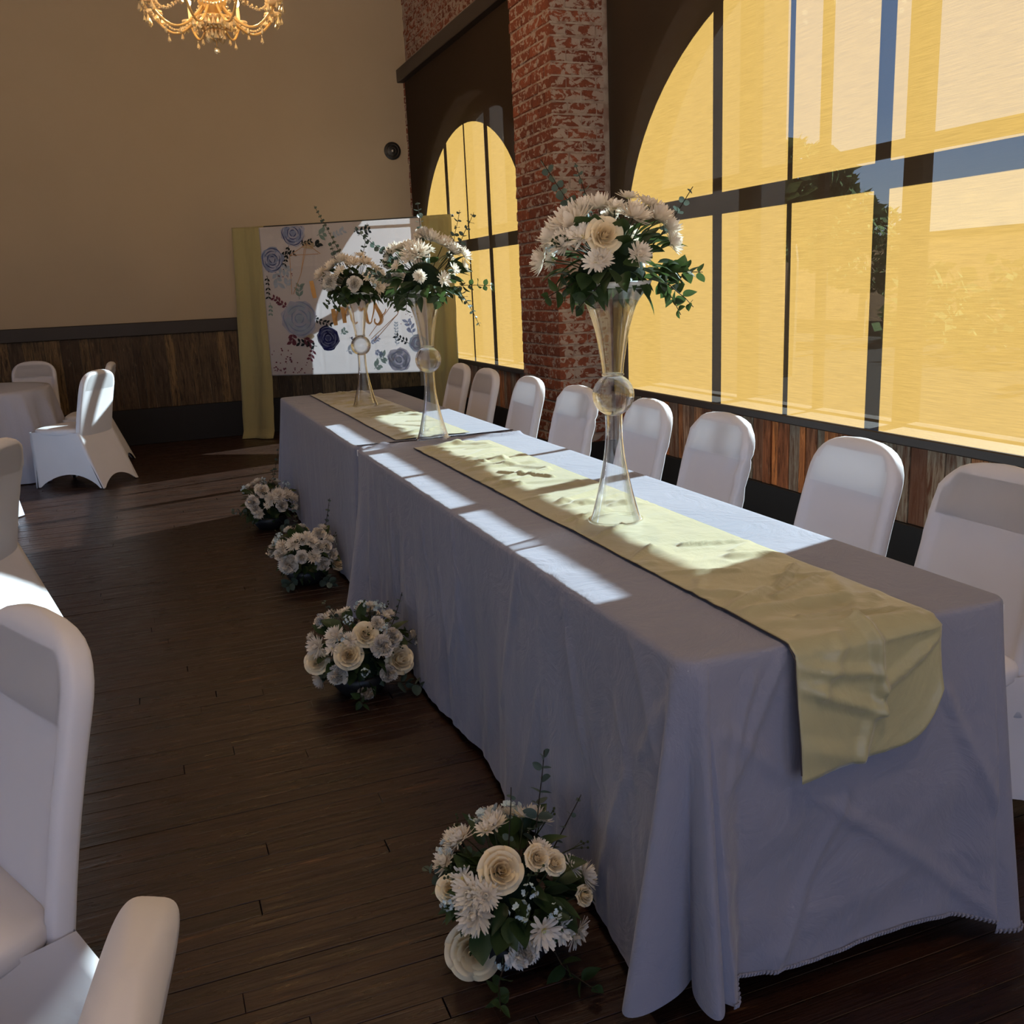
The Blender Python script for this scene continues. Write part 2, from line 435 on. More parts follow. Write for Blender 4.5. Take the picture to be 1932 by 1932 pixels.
# ---- back wall wainscot: chair rail, planks, baseboard
BB = .365
structure(MB().box(LX, RX - .06, BY - .045, BY, 1.095, 1.225, .006).obj('trim_1', M['dark_trim']))
structure(MB().box(LX, RX - .03, BY - .03, BY, 0, BB, .004).obj('baseboard_back', M['black_wood']))
x = RX - .07
while x > -2.6:
    w = rnd.choice((.085, .105, .125, .145)); d = rnd.uniform(.012, .022)
    put('plank', MB().box(x - w + .002, x - .002, BY - d, BY - .001, BB, 1.095, .003).mesh('plank', M['plank_back']), wall_back)
    x -= w
pr = MB()
while x > LX:
    pr.box(x - .12, x - .003, BY - .018, BY - .001, BB, 1.095); x -= .12
tag(pr.obj('planking', M['plank_back'], wall_back), kind='stuff')

# ---- right wall with three arched window bays
def arch(hw, spring, rise, yc):
    return lambda yy: spring + rise * math.sqrt(max(0.0, 1 - ((yy - yc) / hw) ** 2))
BAYS = [dict(yc=3.94, hw=1.68, fw=1.63, mw=.605, n=1), dict(yc=8.60, hw=1.53, fw=1.48, mw=.57, n=2), dict(yc=-.72, hw=1.68, fw=1.63, mw=.605, n=3)]
SILL = .74; SPR, RISE = 1.76, 1.34; FSPR, FRISE = 1.735, 1.25
WX0, WX1 = RX, RX + .26
wr = MB(); edge = FY
for b in sorted(BAYS, key=lambda q: q['yc']):
    y0, y1 = b['yc'] - b['hw'], b['yc'] + b['hw']
    wr.box(WX0, WX1, edge, y0, 0, CZ); wr.box(WX0, WX1, y0, y1, 0, SILL - .03)
    f = arch(b['hw'], SPR, RISE, b['yc']); N = 48
    ysamp = [b['yc'] - b['hw'] * math.cos(PI * i / N) for i in range(N + 1)]
    for i in range(N):
        a, c = ysamp[i], ysamp[i + 1]; za, zc = f(a), f(c)
        vs_ = [(WX0, a, za), (WX0, c, zc), (WX0, c, CZ), (WX0, a, CZ), (WX1, a, za), (WX1, c, zc), (WX1, c, CZ), (WX1, a, CZ)]
        wr.add(vs_, [(0, 3, 2, 1), (4, 5, 6, 7), (0, 1, 5, 4), (3, 7, 6, 2)])
    edge = y1
wr.box(WX0, WX1, edge, BY + .2, 0, CZ)
wall_right = structure(wr.obj('wall_right', M['mortar']))
for b in BAYS:
    yc = b['yc']; fc = yc + .0
    f_in = arch(b['fw'], FSPR, FRISE, fc); f_out = arch(b['hw'] + .02, SPR + .02, RISE, yc)
    fr = MB(); N = 40; XA, XB = 3.12, 3.20
    # arched frame ring
    us = [-math.cos(PI * i / N) for i in range(N + 1)]
    for i in range(N):
        p = [(fc + b['fw'] * u, f_in(fc + b['fw'] * u)) for u in (us[i], us[i + 1])]
        q = [(yc + (b['hw'] + .02) * u, f_out(yc + (b['hw'] + .02) * u)) for u in (us[i], us[i + 1])]
        vs_ = [(XA, *p[0]), (XA, *p[1]), (XA, *q[1]), (XA, *q[0]), (XB, *p[0]), (XB, *p[1]), (XB, *q[1]), (XB, *q[0])]
        fr.add(vs_, [(0, 3, 2, 1), (4, 5, 6, 7), (0, 1, 5, 4)])
    fr.box(XA, XB, yc - b['hw'] - .02, fc - b['fw'], SILL - .02, SPR + .02); fr.box(XA, XB, fc + b['fw'], yc + b['hw'] + .02, SILL - .02, SPR + .02)
    fr.box(XA, XB, yc - b['hw'] - .02, yc + b['hw'] + .02, SILL - .02, SILL + .008)
    win = structure(fr.obj('window_%d' % b['n'], M['frame']))
    for off, w, d in ((-b['mw'], .062, .05), (0, .024, .025), (b['mw'], .062, .05)):
        c = fc + off
        put('muntin', MB().box(3.17 - d, 3.17 + d, c - w / 2, c + w / 2, SILL, min(f_in(c - w / 2), f_in(c + w / 2)) + .04).mesh('muntin', M['frame']), win)
    put('transom_bar', MB().box(3.12, 3.22, yc - b['hw'], yc + b['hw'], 1.90, 1.955).mesh('transom_bar', M['frame']), win)
    cols = [fc - b['fw'], fc - b['mw'], fc, fc + b['mw'], fc + b['fw']]
    for a, c in zip(cols, cols[1:]):
        put('pane', mesh('pane', [(3.165, a, SILL), (3.165, c, SILL), (3.165, c, 1.92), (3.165, a, 1.92)], [(0, 1, 2, 3)], M['pane'], False), win)
        n = 10; top = [(3.165, a + (c - a) * i / n, max(1.92, f_in(a + (c - a) * i / n))) for i in range(n + 1)]
        put('pane', mesh('pane', [(3.165, a, 1.92), (3.165, c, 1.92)] + top[::-1], [tuple(range(n + 3))], M['pane'], False), win)

# ---- brick pillar between the windows (and its plain twin beside the camera)
def brick_mesh(lx, ly, lz, seed):
    r = random.Random(seed); m = MB().box(-lx / 2, lx / 2, -ly / 2, ly / 2, -lz / 2, lz / 2, .006)
    m.v = [(v[0] + r.uniform(-.003, .003), v[1] + r.uniform(-.003, .003), v[2] + r.uniform(-.0022, .0022)) for v in m.v]
    return m.mesh('brick', M['brick'])
bm_cache = {}
def brick(parent, x0, x1, y0, y1, z0, z1, sink=0.0):
    k = (round(x1 - x0, 3), round(y1 - y0, 3), rnd.randrange(4))
    if k not in bm_cache: bm_cache[k] = brick_mesh(k[0], k[1], z1 - z0, len(bm_cache))
    put('brick', bm_cache[k], parent, ((x0 + x1) / 2 + rnd.uniform(-.003, .003), (y0 + y1) / 2 + rnd.uniform(-.003, .003), (z0 + z1) / 2))
PX0, PX1, PY0, PY1 = 2.555, RX + .02, 5.76, 6.42
CH = .075; MT = .010
pillar = structure(MB().box(PX0 + .0055, PX1, PY0 + .0055, PY1 - .0055, 0, CZ).obj('pillar', M['mortar']))
pil_rest = MB(); zc = BB - .02; k = 0
while zc < CZ - .02:
    z0, z1 = zc + MT / 2, zc + CH - MT / 2
    even = k % 2 == 0; pieces = []
    if even:      # stretcher round the corner along Y, header on the -Y face
        yy = PY0
        for L_ in (.215, .215, .23): pieces.append((PX0, PX0 + .10, yy, min(yy + L_ - MT, PY1))); yy += L_
        pieces.append((PX0 + .11, PX0 + .305, PY0, PY0 + .10)); pieces.append((PX0 + .315, RX - .045, PY0, PY0 + .10))
    else:
        yy = PY0
        for L_ in (.11, .215, .215, .12): pieces.append((PX0, PX0 + (.2 if yy == PY0 else .10), yy, min(yy + L_ - MT, PY1))); yy += L_
        pieces.append((PX0 + .21, RX - .045, PY0, PY0 + .10))
    for p in pieces:
        if zc < 3.72: brick(pillar, *p, z0, z1)
        else: pil_rest.box(*p, z0, z1, .006)
    zc += CH; k += 1
tag(pil_rest.obj('brickwork', M['brick'], pillar), kind='stuff')
structure(MB().box(PX0 - .018, PX1, PY0 - .018, PY1 + .018, 0, BB, .004).obj('baseboard_pillar', M['black_wood']))
structure(MB().box(PX0, PX1, 1.10, 1.76, 0, CZ, .005).obj('pillar_front', M['brick']))
structure(MB().box(PX0, PX1, -3.56, -2.90, 0, CZ, .005).obj('pillar_rear', M['brick']))
# bricks of the right wall above the far shade, and the narrow strip in the corner
zc = 3.60; k = 0; wrest = MB()
while zc < CZ - .02:
    yy = BY - .005 - (0 if k % 2 else .1)
    first = True
    while yy > PY1 + .02:
        L_ = .205 if not (first and k % 2) else .10; first = False
        y0 = max(yy - L_ + MT, PY1 + .005)
        if zc < 4.45: brick(wall_right, RX - .006, RX + .03, y0, yy, zc + MT / 2, zc + CH - MT / 2)
        else: wrest.box(RX - .006, RX + .03, y0, yy, zc + MT / 2, zc + CH - MT / 2, .005)
        yy -= L_
    zc += CH; k += 1
zc = 1.23
while zc < 3.5:
    brick(wall_right, RX - .045, RX + .01, BY - .05, BY - .004, zc, zc + CH - MT); zc += CH
tag(wrest.obj('brickwork', M['brick'], wall_right), kind='stuff')
# right wall wainscot: narrow reclaimed planks, baseboard
for seg, (ya, yb) in enumerate(((1.78, PY0 - .02), (PY1 + .02, BY - .03))):
    y = ya
    while y < yb - .02:
        w = min(rnd.choice((.045, .055, .065, .08, .095)), yb - y); d = rnd.uniform(.010, .022)
        put('plank', MB().box(RX - d, RX + .001, y + .0015, y + w - .0015, BB, SILL - .03, .002).mesh('plank', M['plank_side']), wall_right)
        y += w
    structure(MB().box(RX - .032, RX + .01, ya, yb, 0, BB, .004).obj('baseboard_right' if seg == 0 else 'baseboard_right_far', M['black_wood']))
structure(MB().box(RX - .01, RX + .26, 1.78, PY0 - .01, SILL - .03, SILL - .002, .003).obj('trim_2', M['dark_trim']))
structure(MB().box(RX - .01, RX + .26, PY1 + .01, BY, SILL - .03, SILL - .002, .003).obj('trim_3', M['dark_trim']))

# ---- roller shades
def shade(ya, yb, label, seed):
    t = thing('roller_shade', label, 'shade', (2.92, (ya + yb) / 2, SILL), 0, 'solar roller shades on the arched windows')
    h = (yb - ya) / 2; nu, nv = 60, 40; vs_ = []
    for j in range(nv):
        z = -.005 + (3.56 - SILL) * j / (nv - 1)
        for i in range(nu):
            yy = -h + .03 + (2 * h - .06) * i / (nu - 1)
            vs_.append((.004 * fbm(yy * 1.1 + seed, z * .4, seed, 2) * (1 if 0 < j else .3), yy, z))
    put('shade_fabric', mesh('shade_fabric', vs_, grid_faces(nu, nv), M['shade']), t)
    MB().box(-.075, .035, -h, h, 3.53 - SILL, 3.66 - SILL, .006).obj('cassette', M['shade_metal'], t)
    MB().box(-.016, .016, -h + .02, h - .02, -.038, .004, .005).obj('bottom_rail', M['shade_metal'], t)
shade(1.79, 5.735, 'large sunlit roller shade over the wide arched window behind the head table', 1.0)
shade(6.445, BY - .02, 'roller shade over the far arched window, between brick pillar and back wall', 4.0)
shade(-2.88, 1.08, 'roller shade of the arched window beside the camera', 7.0)

# ---- outside the windows
tag(MB().box(3.6, 90, -60, 90, -1.3, -1.2).obj('street_outside', simple('dark_street', (.022, .020, .019), 1.0, 0.0)), kind='structure')
tag(MB().box(-60, 3.6, -60, 90, -1.3, -1.2).obj('ground_outside', simple('pale_paving', (.42, .36, .30), .9, .1)), kind='structure')
mm = simple('dull_facade', (.34, .25, .17), .9, .1)
bld = thing('building', 'dark building across the street seen through the shade', 'building', (7.5, 23, -1.2), 0)
MB().box(-4, 5.8, -5.2, 30, 0, 17).obj('facade', mm, bld)
wm = MB()
for iy in range(10):
    for iz in range(4): wm.box(-4.06, -3.98, -4 + iy * 3.2, -2.6 + iy * 3.2, 2.0 + iz * 3.8, 4.2 + iz * 3.8)
tag(wm.obj('window_openings', simple('dark_window', (.05, .05, .06), .3, .5), bld), kind='stuff')
low = thing('building', 'long low pale building far across the street behind the shade', 'building', (37, 20, -1.2))
MB().box(-2, 4, -34, 30, 0, 3.9).obj('facade', mm, low); MB().box(-2.3, 4.3, -34.3, 30.3, 3.9, 4.15).obj('roof_edge', M['frame'], low)
tree_leaf = simple('outdoor_leaves', (.07, .09, .04), 1.0, 0.0)
def tree(x, y, h, r, seed, label):
    t = thing('tree', label, 'tree', (x, y, -1.2))
    MB().tube([(0, 0, 0), (.1, 0, h * .45), (0, .1, h * .7)], [.18, .13, .08], 8).obj('trunk', M['twig'], t)
    rr = random.Random(seed); m = MB()
    for i in range(1300):
        a, b_ = rr.uniform(0, 2 * PI), rr.uniform(-1, 1); q = r * rr.uniform(.55, 1.0) ** .6
        c = Vector((q * math.cos(a) * math.sqrt(1 - b_ * b_), q * math.sin(a) * math.sqrt(1 - b_ * b_), h * .72 + q * b_ * .75))
        u = Vector((rr.uniform(-1, 1), rr.uniform(-1, 1), rr.uniform(-1, 1))).normalized(); w = u.orthogonal().normalized(); s = rr.uniform(.14, .32)
        m.add([c - u * s, c - w * s * .6, c + u * s, c + w * s * .6], [(0, 1, 2, 3)])
    tag(m.obj('crown', tree_leaf, t), kind='stuff')
tree(15.6, 20.6, 6.4, 1.5, 1, 'street tree silhouetted through the shade beside the dark building')
tree(20.5, 25.5, 5.6, 1.8, 2, 'low street tree behind the shade near its middle mullion')
tree(26.5, 30.5, 4.6, 2.2, 3, 'rounded bush tree behind the right part of the shade')
tree(29.5, 21.0, 4.6, 2.4, 4, 'farthest street tree behind the right part of the shade')

for i, (x_, y_, w_) in enumerate(((19.5, 10.0, 'nearest to the camera side'), (21.5, 15.2, 'second from the camera side'), (24.5, 22.0, 'third, by the low tree'), (27.0, 27.5, 'last, beside the dark building'))):
    m_ = MB(); rr_ = random.Random(20 + i)
    for k in range(300):
        a_, b_ = rr_.uniform(0, 2 * PI), rr_.uniform(0, 1); q_ = rr_.uniform(.5, 1)
        c = Vector((2.0 * q_ * math.cos(a_) * math.sqrt(1 - b_ * b_), 2.0 * q_ * math.sin(a_) * math.sqrt(1 - b_ * b_), 2.9 * q_ * b_)); u = Vector((rr_.uniform(-1, 1), rr_.uniform(-1, 1), rr_.uniform(-1, 1))).normalized(); w = u.orthogonal().normalized(); q = rr_.uniform(.2, .42)
        m_.add([c - u * q, c - w * q * .6, c + u * q, c + w * q * .6], [(0, 1, 2, 3)])
    o = m_.obj('shrub', tree_leaf, None, False, (x_, y_, -1.2)); tag(o, 'low shrub outside behind the shade, ' + w_, 'shrub', 'hedge shrubs outside')
# ================================================================== TABLES, CLOTHS, RUNNERS
TZ = .76
def folding_table(x0, x1, y0, y1, label):
    t = thing('banquet_table', label, 'table', ((x0 + x1) / 2, (y0 + y1) / 2, 0), 0, 'folding tables under the grey-blue cloths')
    hx, hy = (x1 - x0) / 2 - .012, (y1 - y0) / 2 - .012
    MB().box(-hx, hx, -hy, hy, .715, TZ - .008, .006).obj('table_top', M['white_plastic'], t)
    for sx in (-1, 1):
        for sy in (-1, 1):
            MB().tube([(sx * (hx - .1), sy * (hy - .3), 0), (sx * (hx - .1), sy * (hy - .3), .72)], .014).obj('leg', M['grey_metal'], t)
    return t
X0, X1 = .822, 1.592
NY0, NY1, FY0, FY1 = 1.352, 4.085, 4.10, 6.515
folding_table(X0, X1, NY0, NY1, 'long folding table under the nearer grey-blue cloth')
folding_table(X0, X1, FY0, FY1, 'long folding table under the farther grey-blue cloth')

def perimeter(x0, x1, y0, y1, r, ns, nc):
    """(point, outward normal, side tag, parameter 0..1); starts at the left side's far end, runs towards the camera"""
    P = []
    def side(a, b, n, tagname, k):
        for i in range(k):
            u = i / k; P.append((a[0] + (b[0] - a[0]) * u, a[1] + (b[1] - a[1]) * u, n[0], n[1], tagname, u))
    def corner(c, a0, tagname):
        for i in range(nc):
            u = i / nc; a = a0 + u * PI / 2; P.append((c[0] + r * math.cos(a), c[1] + r * math.sin(a), math.cos(a), math.sin(a), tagname, u))
    side((x0, y1 - r), (x0, y0 + r), (-1, 0), 'left', ns[0]); corner((x0 + r, y0 + r), PI, 'near_left')
    side((x0 + r, y0), (x1 - r, y0), (0, -1), 'near', ns[1]); corner((x1 - r, y0 + r), 1.5 * PI, 'near_right')
    side((x1, y0 + r), (x1, y1 - r), (1, 0), 'right', ns[2]); corner((x1 - r, y1 - r), 0, 'far_right')
    side((x1 - r, y1), (x0 + r, y1), (0, 1), 'far', ns[3]); corner((x0 + r, y1 - r), PI / 2, 'far_left')
    return P

def seg_ridge(u, w, a, b, width):
    ax, ay = a; bx, by = b; dx, dy = bx - ax, by - ay; l2 = dx * dx + dy * dy
    t = max(0, min(1, ((u - ax) * dx + (w - ay) * dy) / l2)); d = math.hypot(u - ax - dx * t, w - ay - dy * t)
    return max(0.0, 1 - d / width)

def draped(name, x0, x1, y0, y1, mat, offs, top_z, ns, nc=36, rows=52, r=.045, rings=26, spine=.34, creases=None):
    P = perimeter(x0, x1, y0, y1, r, ns, nc); n = len(P); vs_ = []; xc = (x0 + x1) / 2
    er = .012
    for k in range(rings):                       # top, from the spine outwards
        q = k / (rings - 1)
        for (px, py, nx, ny, tg, u) in P:
            bx, by = px - nx * er, py - ny * er
            sx, sy = xc, max(y0 + spine, min(y1 - spine, by))
            X, Y = sx + (bx - sx) * q, sy + (by - sy) * q
            vs_.append((X, Y, top_z(X, Y)))
    for j in range(rows):
        for (px, py, nx, ny, tg, u) in P:
            if j < 3:                             # rounded table edge
                a = (j + 1) / 3 * PI / 2; ox, dz = er * (math.sin(a) - 1), er * (1 - math.cos(a))
                vs_.append((px + nx * ox, py + ny * ox, TZ + .001 - dz)); continue
            v = (j - 2) / (rows - 3); L, o = offs(tg, u, v, px, py)
            z = TZ + .001 - er - v * (L - er)
            if z < .006: o += (.006 - z) * .6; z = .006 + .004 * (1 + fbm(px * 20, py * 20)) * v
            vs_.append((px + nx * o, py + ny * o, z))
    fs = grid_faces(n, rings + rows, True)
    me = mesh(name, vs_, fs, mat)
    o = put(name, me)
    return o, P, rows

rc = random.Random(77)
LEFT_CREASES = []
for i in range(26):
    y_ = rc.uniform(NY0, NY1); v_ = rc.uniform(0, .5); LEFT_CREASES.append(((y_, v_), (y_ + rc.uniform(-.16, .16), v_ + rc.uniform(.25, .6)), rc.uniform(.010, .022), rc.uniform(.003, .008)))
def top_near(X, Y):
    z = TZ + .0012 + .0016 * fbm(X * 3, Y * 26, 1.0, 3) + .0010 * fbm(X * 9, Y * 9, 4.0, 2)
    z += .0035 * math.exp(-((Y - 2.72 - .01 * X) / .006) ** 2) + .003 * math.exp(-((Y - 1.83) / .006) ** 2) + .003 * math.exp(-((Y - 3.55) / .006) ** 2)
    z += .013 * math.exp(-((Y - 4.03 - .012 * fbm(X * 9, 2)) / .022) ** 2) * (1 + .4 * fbm(X * 14, 7))
    z += .014 * math.exp(-((X - .93) / .03) ** 2 - ((Y - 4.04) / .03) ** 2)
    return z
NEAR_CREASES = [((.90, .62), (1.60, .02), .012), ((1.18, .42), (1.0, .03), .010), ((.92, .52), (1.02, .74), .008), ((1.42, .60), (1.56, .30), .010), ((.96, .72), (.90, .5), .008)]
def offs_near(tg, u, v, px, py):
    L = .735; o = .0
    w = .5 + .5 * fbm(px * 2.2, py * 2.2, 3, 3)
    if tg in ('left',):
        s = py
        o = .010 * v + .030 * v ** 1.3 * (fbm(s * 2.1, 0, 5, 3) + .25) + .016 * v * fbm(s * 7, v * 1.2, 8, 3) + .006 * v * math.sin(s * 23 + 3 * v) * w
        o += .10 * sstep(.12, .0, u) * v ** 1.6 + .03 * sstep(.86, 1, u) * v
        o += .02 * math.exp(-((u - .075 - .02 * v) / .012) ** 2) * v
        for a, b, wd, am in LEFT_CREASES:
            if abs(s - (a[0] + b[0]) / 2) < .25: o += am * seg_ridge(s, v * .73, (a[0], a[1] * .73), (b[0], b[1] * .73), wd)
        L = .73 + .015 * fbm(s * 1.5, 2)
    elif tg == 'near_left':
        f1 = math.exp(-((u - .10) / .20) ** 2); f2 = math.exp(-((u - .86) / .16) ** 2)
        o = v ** 1.15 * (.105 * f1 + .075 * f2 + .02) - .045 * math.exp(-((u - .52) / .10) ** 2) * v ** 2 + .004
        L = .655 + .015 * math.sin(u * PI) + .03 * f1
    elif tg == 'near':
        X, Z = px, TZ - v * .7
        o = .012 * v + .014 * v * fbm(X * 3, v * 2, 2, 3) + .010 * v * fbm(X * 6 + v * 3, v * 5, 6, 3)
        for a, b, wd in NEAR_CREASES: o += .008 * seg_ridge(X, Z, a, b, wd * 2.2)
        o += .085 * sstep(.10, 0, u) * v ** 1.15 + .05 * sstep(.86, 1, u) * v
        L = .640 + .022 * math.sin(u * 5.2 + .2) + .075 * u
    elif tg == 'near_right':
        o = v ** 1.1 * (.05 + .07 * math.exp(-((u - .35) / .25) ** 2)) * (1 - u * .9); L = .725
    elif tg == 'right':
        o = -.13 * sstep(.12, .5, v) * min(1, 12 * u) * min(1, 12 * (1 - u)) + .01 * v; L = .72
    elif tg in ('far', 'far_right'):
        o = -.004; L = .60
    else:
        o = .05 * v * (1 - u); L = .70
    return L, o
near_cloth, Pn, rown = draped('tablecloth', X0, X1, NY0, NY1, M['table_cloth'], offs_near, top_near, (240, 190, 70, 60), 44, 60)
tag(near_cloth, 'grey-blue tablecloth draped to the floor over the nearer half of the head table', 'tablecloth', 'grey-blue head table cloths')
def top_far(X, Y): return TZ + .0012 + .0018 * fbm(X * 3, Y * 22, 11.0, 3) + .002 * math.exp(-((Y - 5.4) / .006) ** 2) + .006 * math.exp(-((Y - 4.13) / .03) ** 2)
def offs_far(tg, u, v, px, py):
    w = fbm(px * 2.4, py * 2.4, 9, 3)
    if tg == 'left':
        o = .006 * v + .018 * v * (fbm(py * 2.3, 0, 7, 3) + .2) + .010 * v * fbm(py * 8, v, 2, 3) + .05 * sstep(.10, 0, u) * v
        return .735, o
    if tg in ('near_left', 'near', 'near_right'): return .5, -.002
    if tg == 'right': return .72, -.13 * sstep(.12, .5, v) * min(1, 12 * u) * min(1, 12 * (1 - u))
    if tg == 'far_right': return .72, -.02 * v
    if tg == 'far_left': return .735, v * (.05 + .06 * math.sin(u * PI))
    return .735, .02 * v + .015 * v * w
far_cloth, Pf, rowf = draped('tablecloth', X0 + .004, X1 - .002, FY0, FY1, M['table_cloth'], offs_far, top_far, (150, 50, 60, 70), 26, 40)
tag(far_cloth, 'grey-blue tablecloth over the farther half of the head table, below the backdrop', 'tablecloth', 'grey-blue head table cloths')
# stitched hem that lies across the seam of the two cloths, and the gathered fold beside it
hm = MB()
for i in range(110):
    u = i / 110; X = X0 + .015 + u * (X1 - X0 - .03); Y = 4.118 + .012 * fbm(X * 5, 3) - .006
    hm.box(X, X + .0042, Y - .004, Y + .004, TZ + .006, TZ + .0095)
tag(hm.obj('stitched_hem', M['hem'], far_cloth), kind='stuff')
# blanket-stitch hem along the near end
me = near_cloth.data; n = len(Pn); base = (26 + rown - 1) * n
hb = MB()
for i, (px, py, nx, ny, tg, u) in enumerate(Pn):
    if tg in ('near', 'near_right') and i % 2 == 0:
        c = me.vertices[base + i].co; d = Vector((nx, ny, 0)); tv = Vector((-ny, nx, 0)); c = c + d * .002
        hb.add([c - tv * .002 + Vector((0, 0, .007)), c + tv * .0035 + Vector((0, 0, .007)), c + tv * .001 - Vector((0, 0, .002)), c - tv * .004 - Vector((0, 0, .002)),
                c - tv * .002 + d * .003 + Vector((0, 0, .006)), c + tv * .0035 + d * .003 + Vector((0, 0, .006)), c + tv * .001 + d * .003, c - tv * .004 + d * .003],
               [(4, 5, 6, 7), (0, 1, 5, 4), (1, 2, 6, 5), (2, 3, 7, 6), (3, 0, 4, 7)])
tag(hb.obj('stitched_hem', M['table_cloth'], near_cloth), kind='stuff')

def runner(xl, xr, ya, yb, drop, label, seed, amp, skew=0.0):
    """satin strip: from y=yb on the table to its near end at ya, then hanging `drop` down the cloth"""
    nu = 56; rq = random.Random(int(seed * 10)); cr = []
    for i in range(int((yb - ya) * 26)):
        s_ = rq.uniform(0, yb - ya + drop * .4); x_ = rq.uniform(xl, xr); a_ = rq.gauss(0, .45) + (PI if rq.random() < .5 else 0); l_ = rq.uniform(.08, .30)
        cr.append(((x_, s_), (x_ + l_ * math.cos(a_), s_ + l_ * math.sin(a_) * 1.2), rq.uniform(.012, .03), rq.uniform(.4, 1.0) * amp))
    if drop > 0:
        W_ = xr - xl; q0 = yb - ya
        for a_, b_, w_, m_ in (((.04, .045), (.52, .085), .016, .9), ((.05, .085), (.55, .165), .020, 1.1), ((.52, -.05), (.56, .17), .018, 1.2), ((.56, .12), (.97, .06), .02, .9), ((.05, .20), (.4, .25), .03, .6), ((.50, .17), (.42, .26), .02, .8), ((.60, .02), (.98, .015), .014, .5)):
            cr.append(((xl + a_[0] * W_, q0 + a_[1]), (xl + b_[0] * W_, q0 + b_[1]), w_, m_ * amp))
    top_len = yb - ya; total = top_len + drop; nv = int(total / .009); vs_ = []
    for j in range(nv):
        s = total * j / (nv - 1)
        for i in range(nu):
            u = i / (nu - 1); X = xl + (xr - xl) * u + .004 * fbm(s * 2, i * .01, seed)
            Y0 = yb - s
            wr = fbm(X * 6 + seed, s * 7, seed, 4); rid = 1 - abs(fbm(X * 4.2 + s * 2.2, s * 4.0 - X * 3, seed + 5, 3)) * 2.4
            rid2 = 1 - abs(fbm(X * 2 - s * 1.0, s * 3.1 + X * 2.0, seed + 9, 2)) * 3.0
            edge = min(1, 6 * min(u, 1 - u) + .25)
            h = amp * edge * (.30 * (wr + .4) + .15 * max(0, rid) ** 2)
            for a_, b_, w_, m_ in cr:
                if min(a_[1], b_[1]) - w_ < s < max(a_[1], b_[1]) + w_: h += edge * m_ * seg_ridge(X, s, a_, b_, w_)
            if drop > 0:
                rr = .016; sb = top_len - rr * .5
                if s <= sb: vs_.append((X, Y0, TZ + .0075 + h))
                else:
                    q = s - sb; arc = rr * PI / 2
                    if q < arc:
                        a = q / rr; vs_.append((X, yb - sb - (rr + h) * math.sin(a), TZ + .0075 - rr + (rr + h) * math.cos(a)))
                    else:
                        d = q - arc; dmax = total - sb - arc
                        cut = .095 * max(0, (u - .62) / .38) ** 3.2 + .022 * u
                        d2 = d * (1 - cut / dmax)
                        out = .012 + .022 * (d2 / .25) + h * 1.25 + .010 * math.sin(u * 5 + d * 9) * (d / .25)
                        vs_.append((X - .01 * d * u, yb - sb - rr - out, TZ + .0075 - rr - d2))
            else: vs_.append((X, Y0, TZ + .0075 + h))
    t = put('table_runner', mesh('table_runner', vs_, grid_faces(nu, nv), M['satin']))
    sol = t.modifiers.new('thickness', 'SOLIDIFY'); sol.thickness = .0012; sol.offset = 1
    tag(t, label, 'table runner', 'sage satin runners')
    em = MB(); em.tube([Vector(vs_[j * nu]) + Vector((-.001, 0, -.001)) for j in range(0, nv, 3)], .0016, 5)
    em.obj('rolled_edge', M['hem'], t)
    return t
runner(1.036, 1.378, NY0 - .004, 3.90, .262, 'sage satin table runner with its end hanging over the near table edge', 2.0, .012)
runner(1.022, 1.380, 4.17, 6.46, 0.0, 'sage satin table runner on the far half of the head table', 6.0, .009)

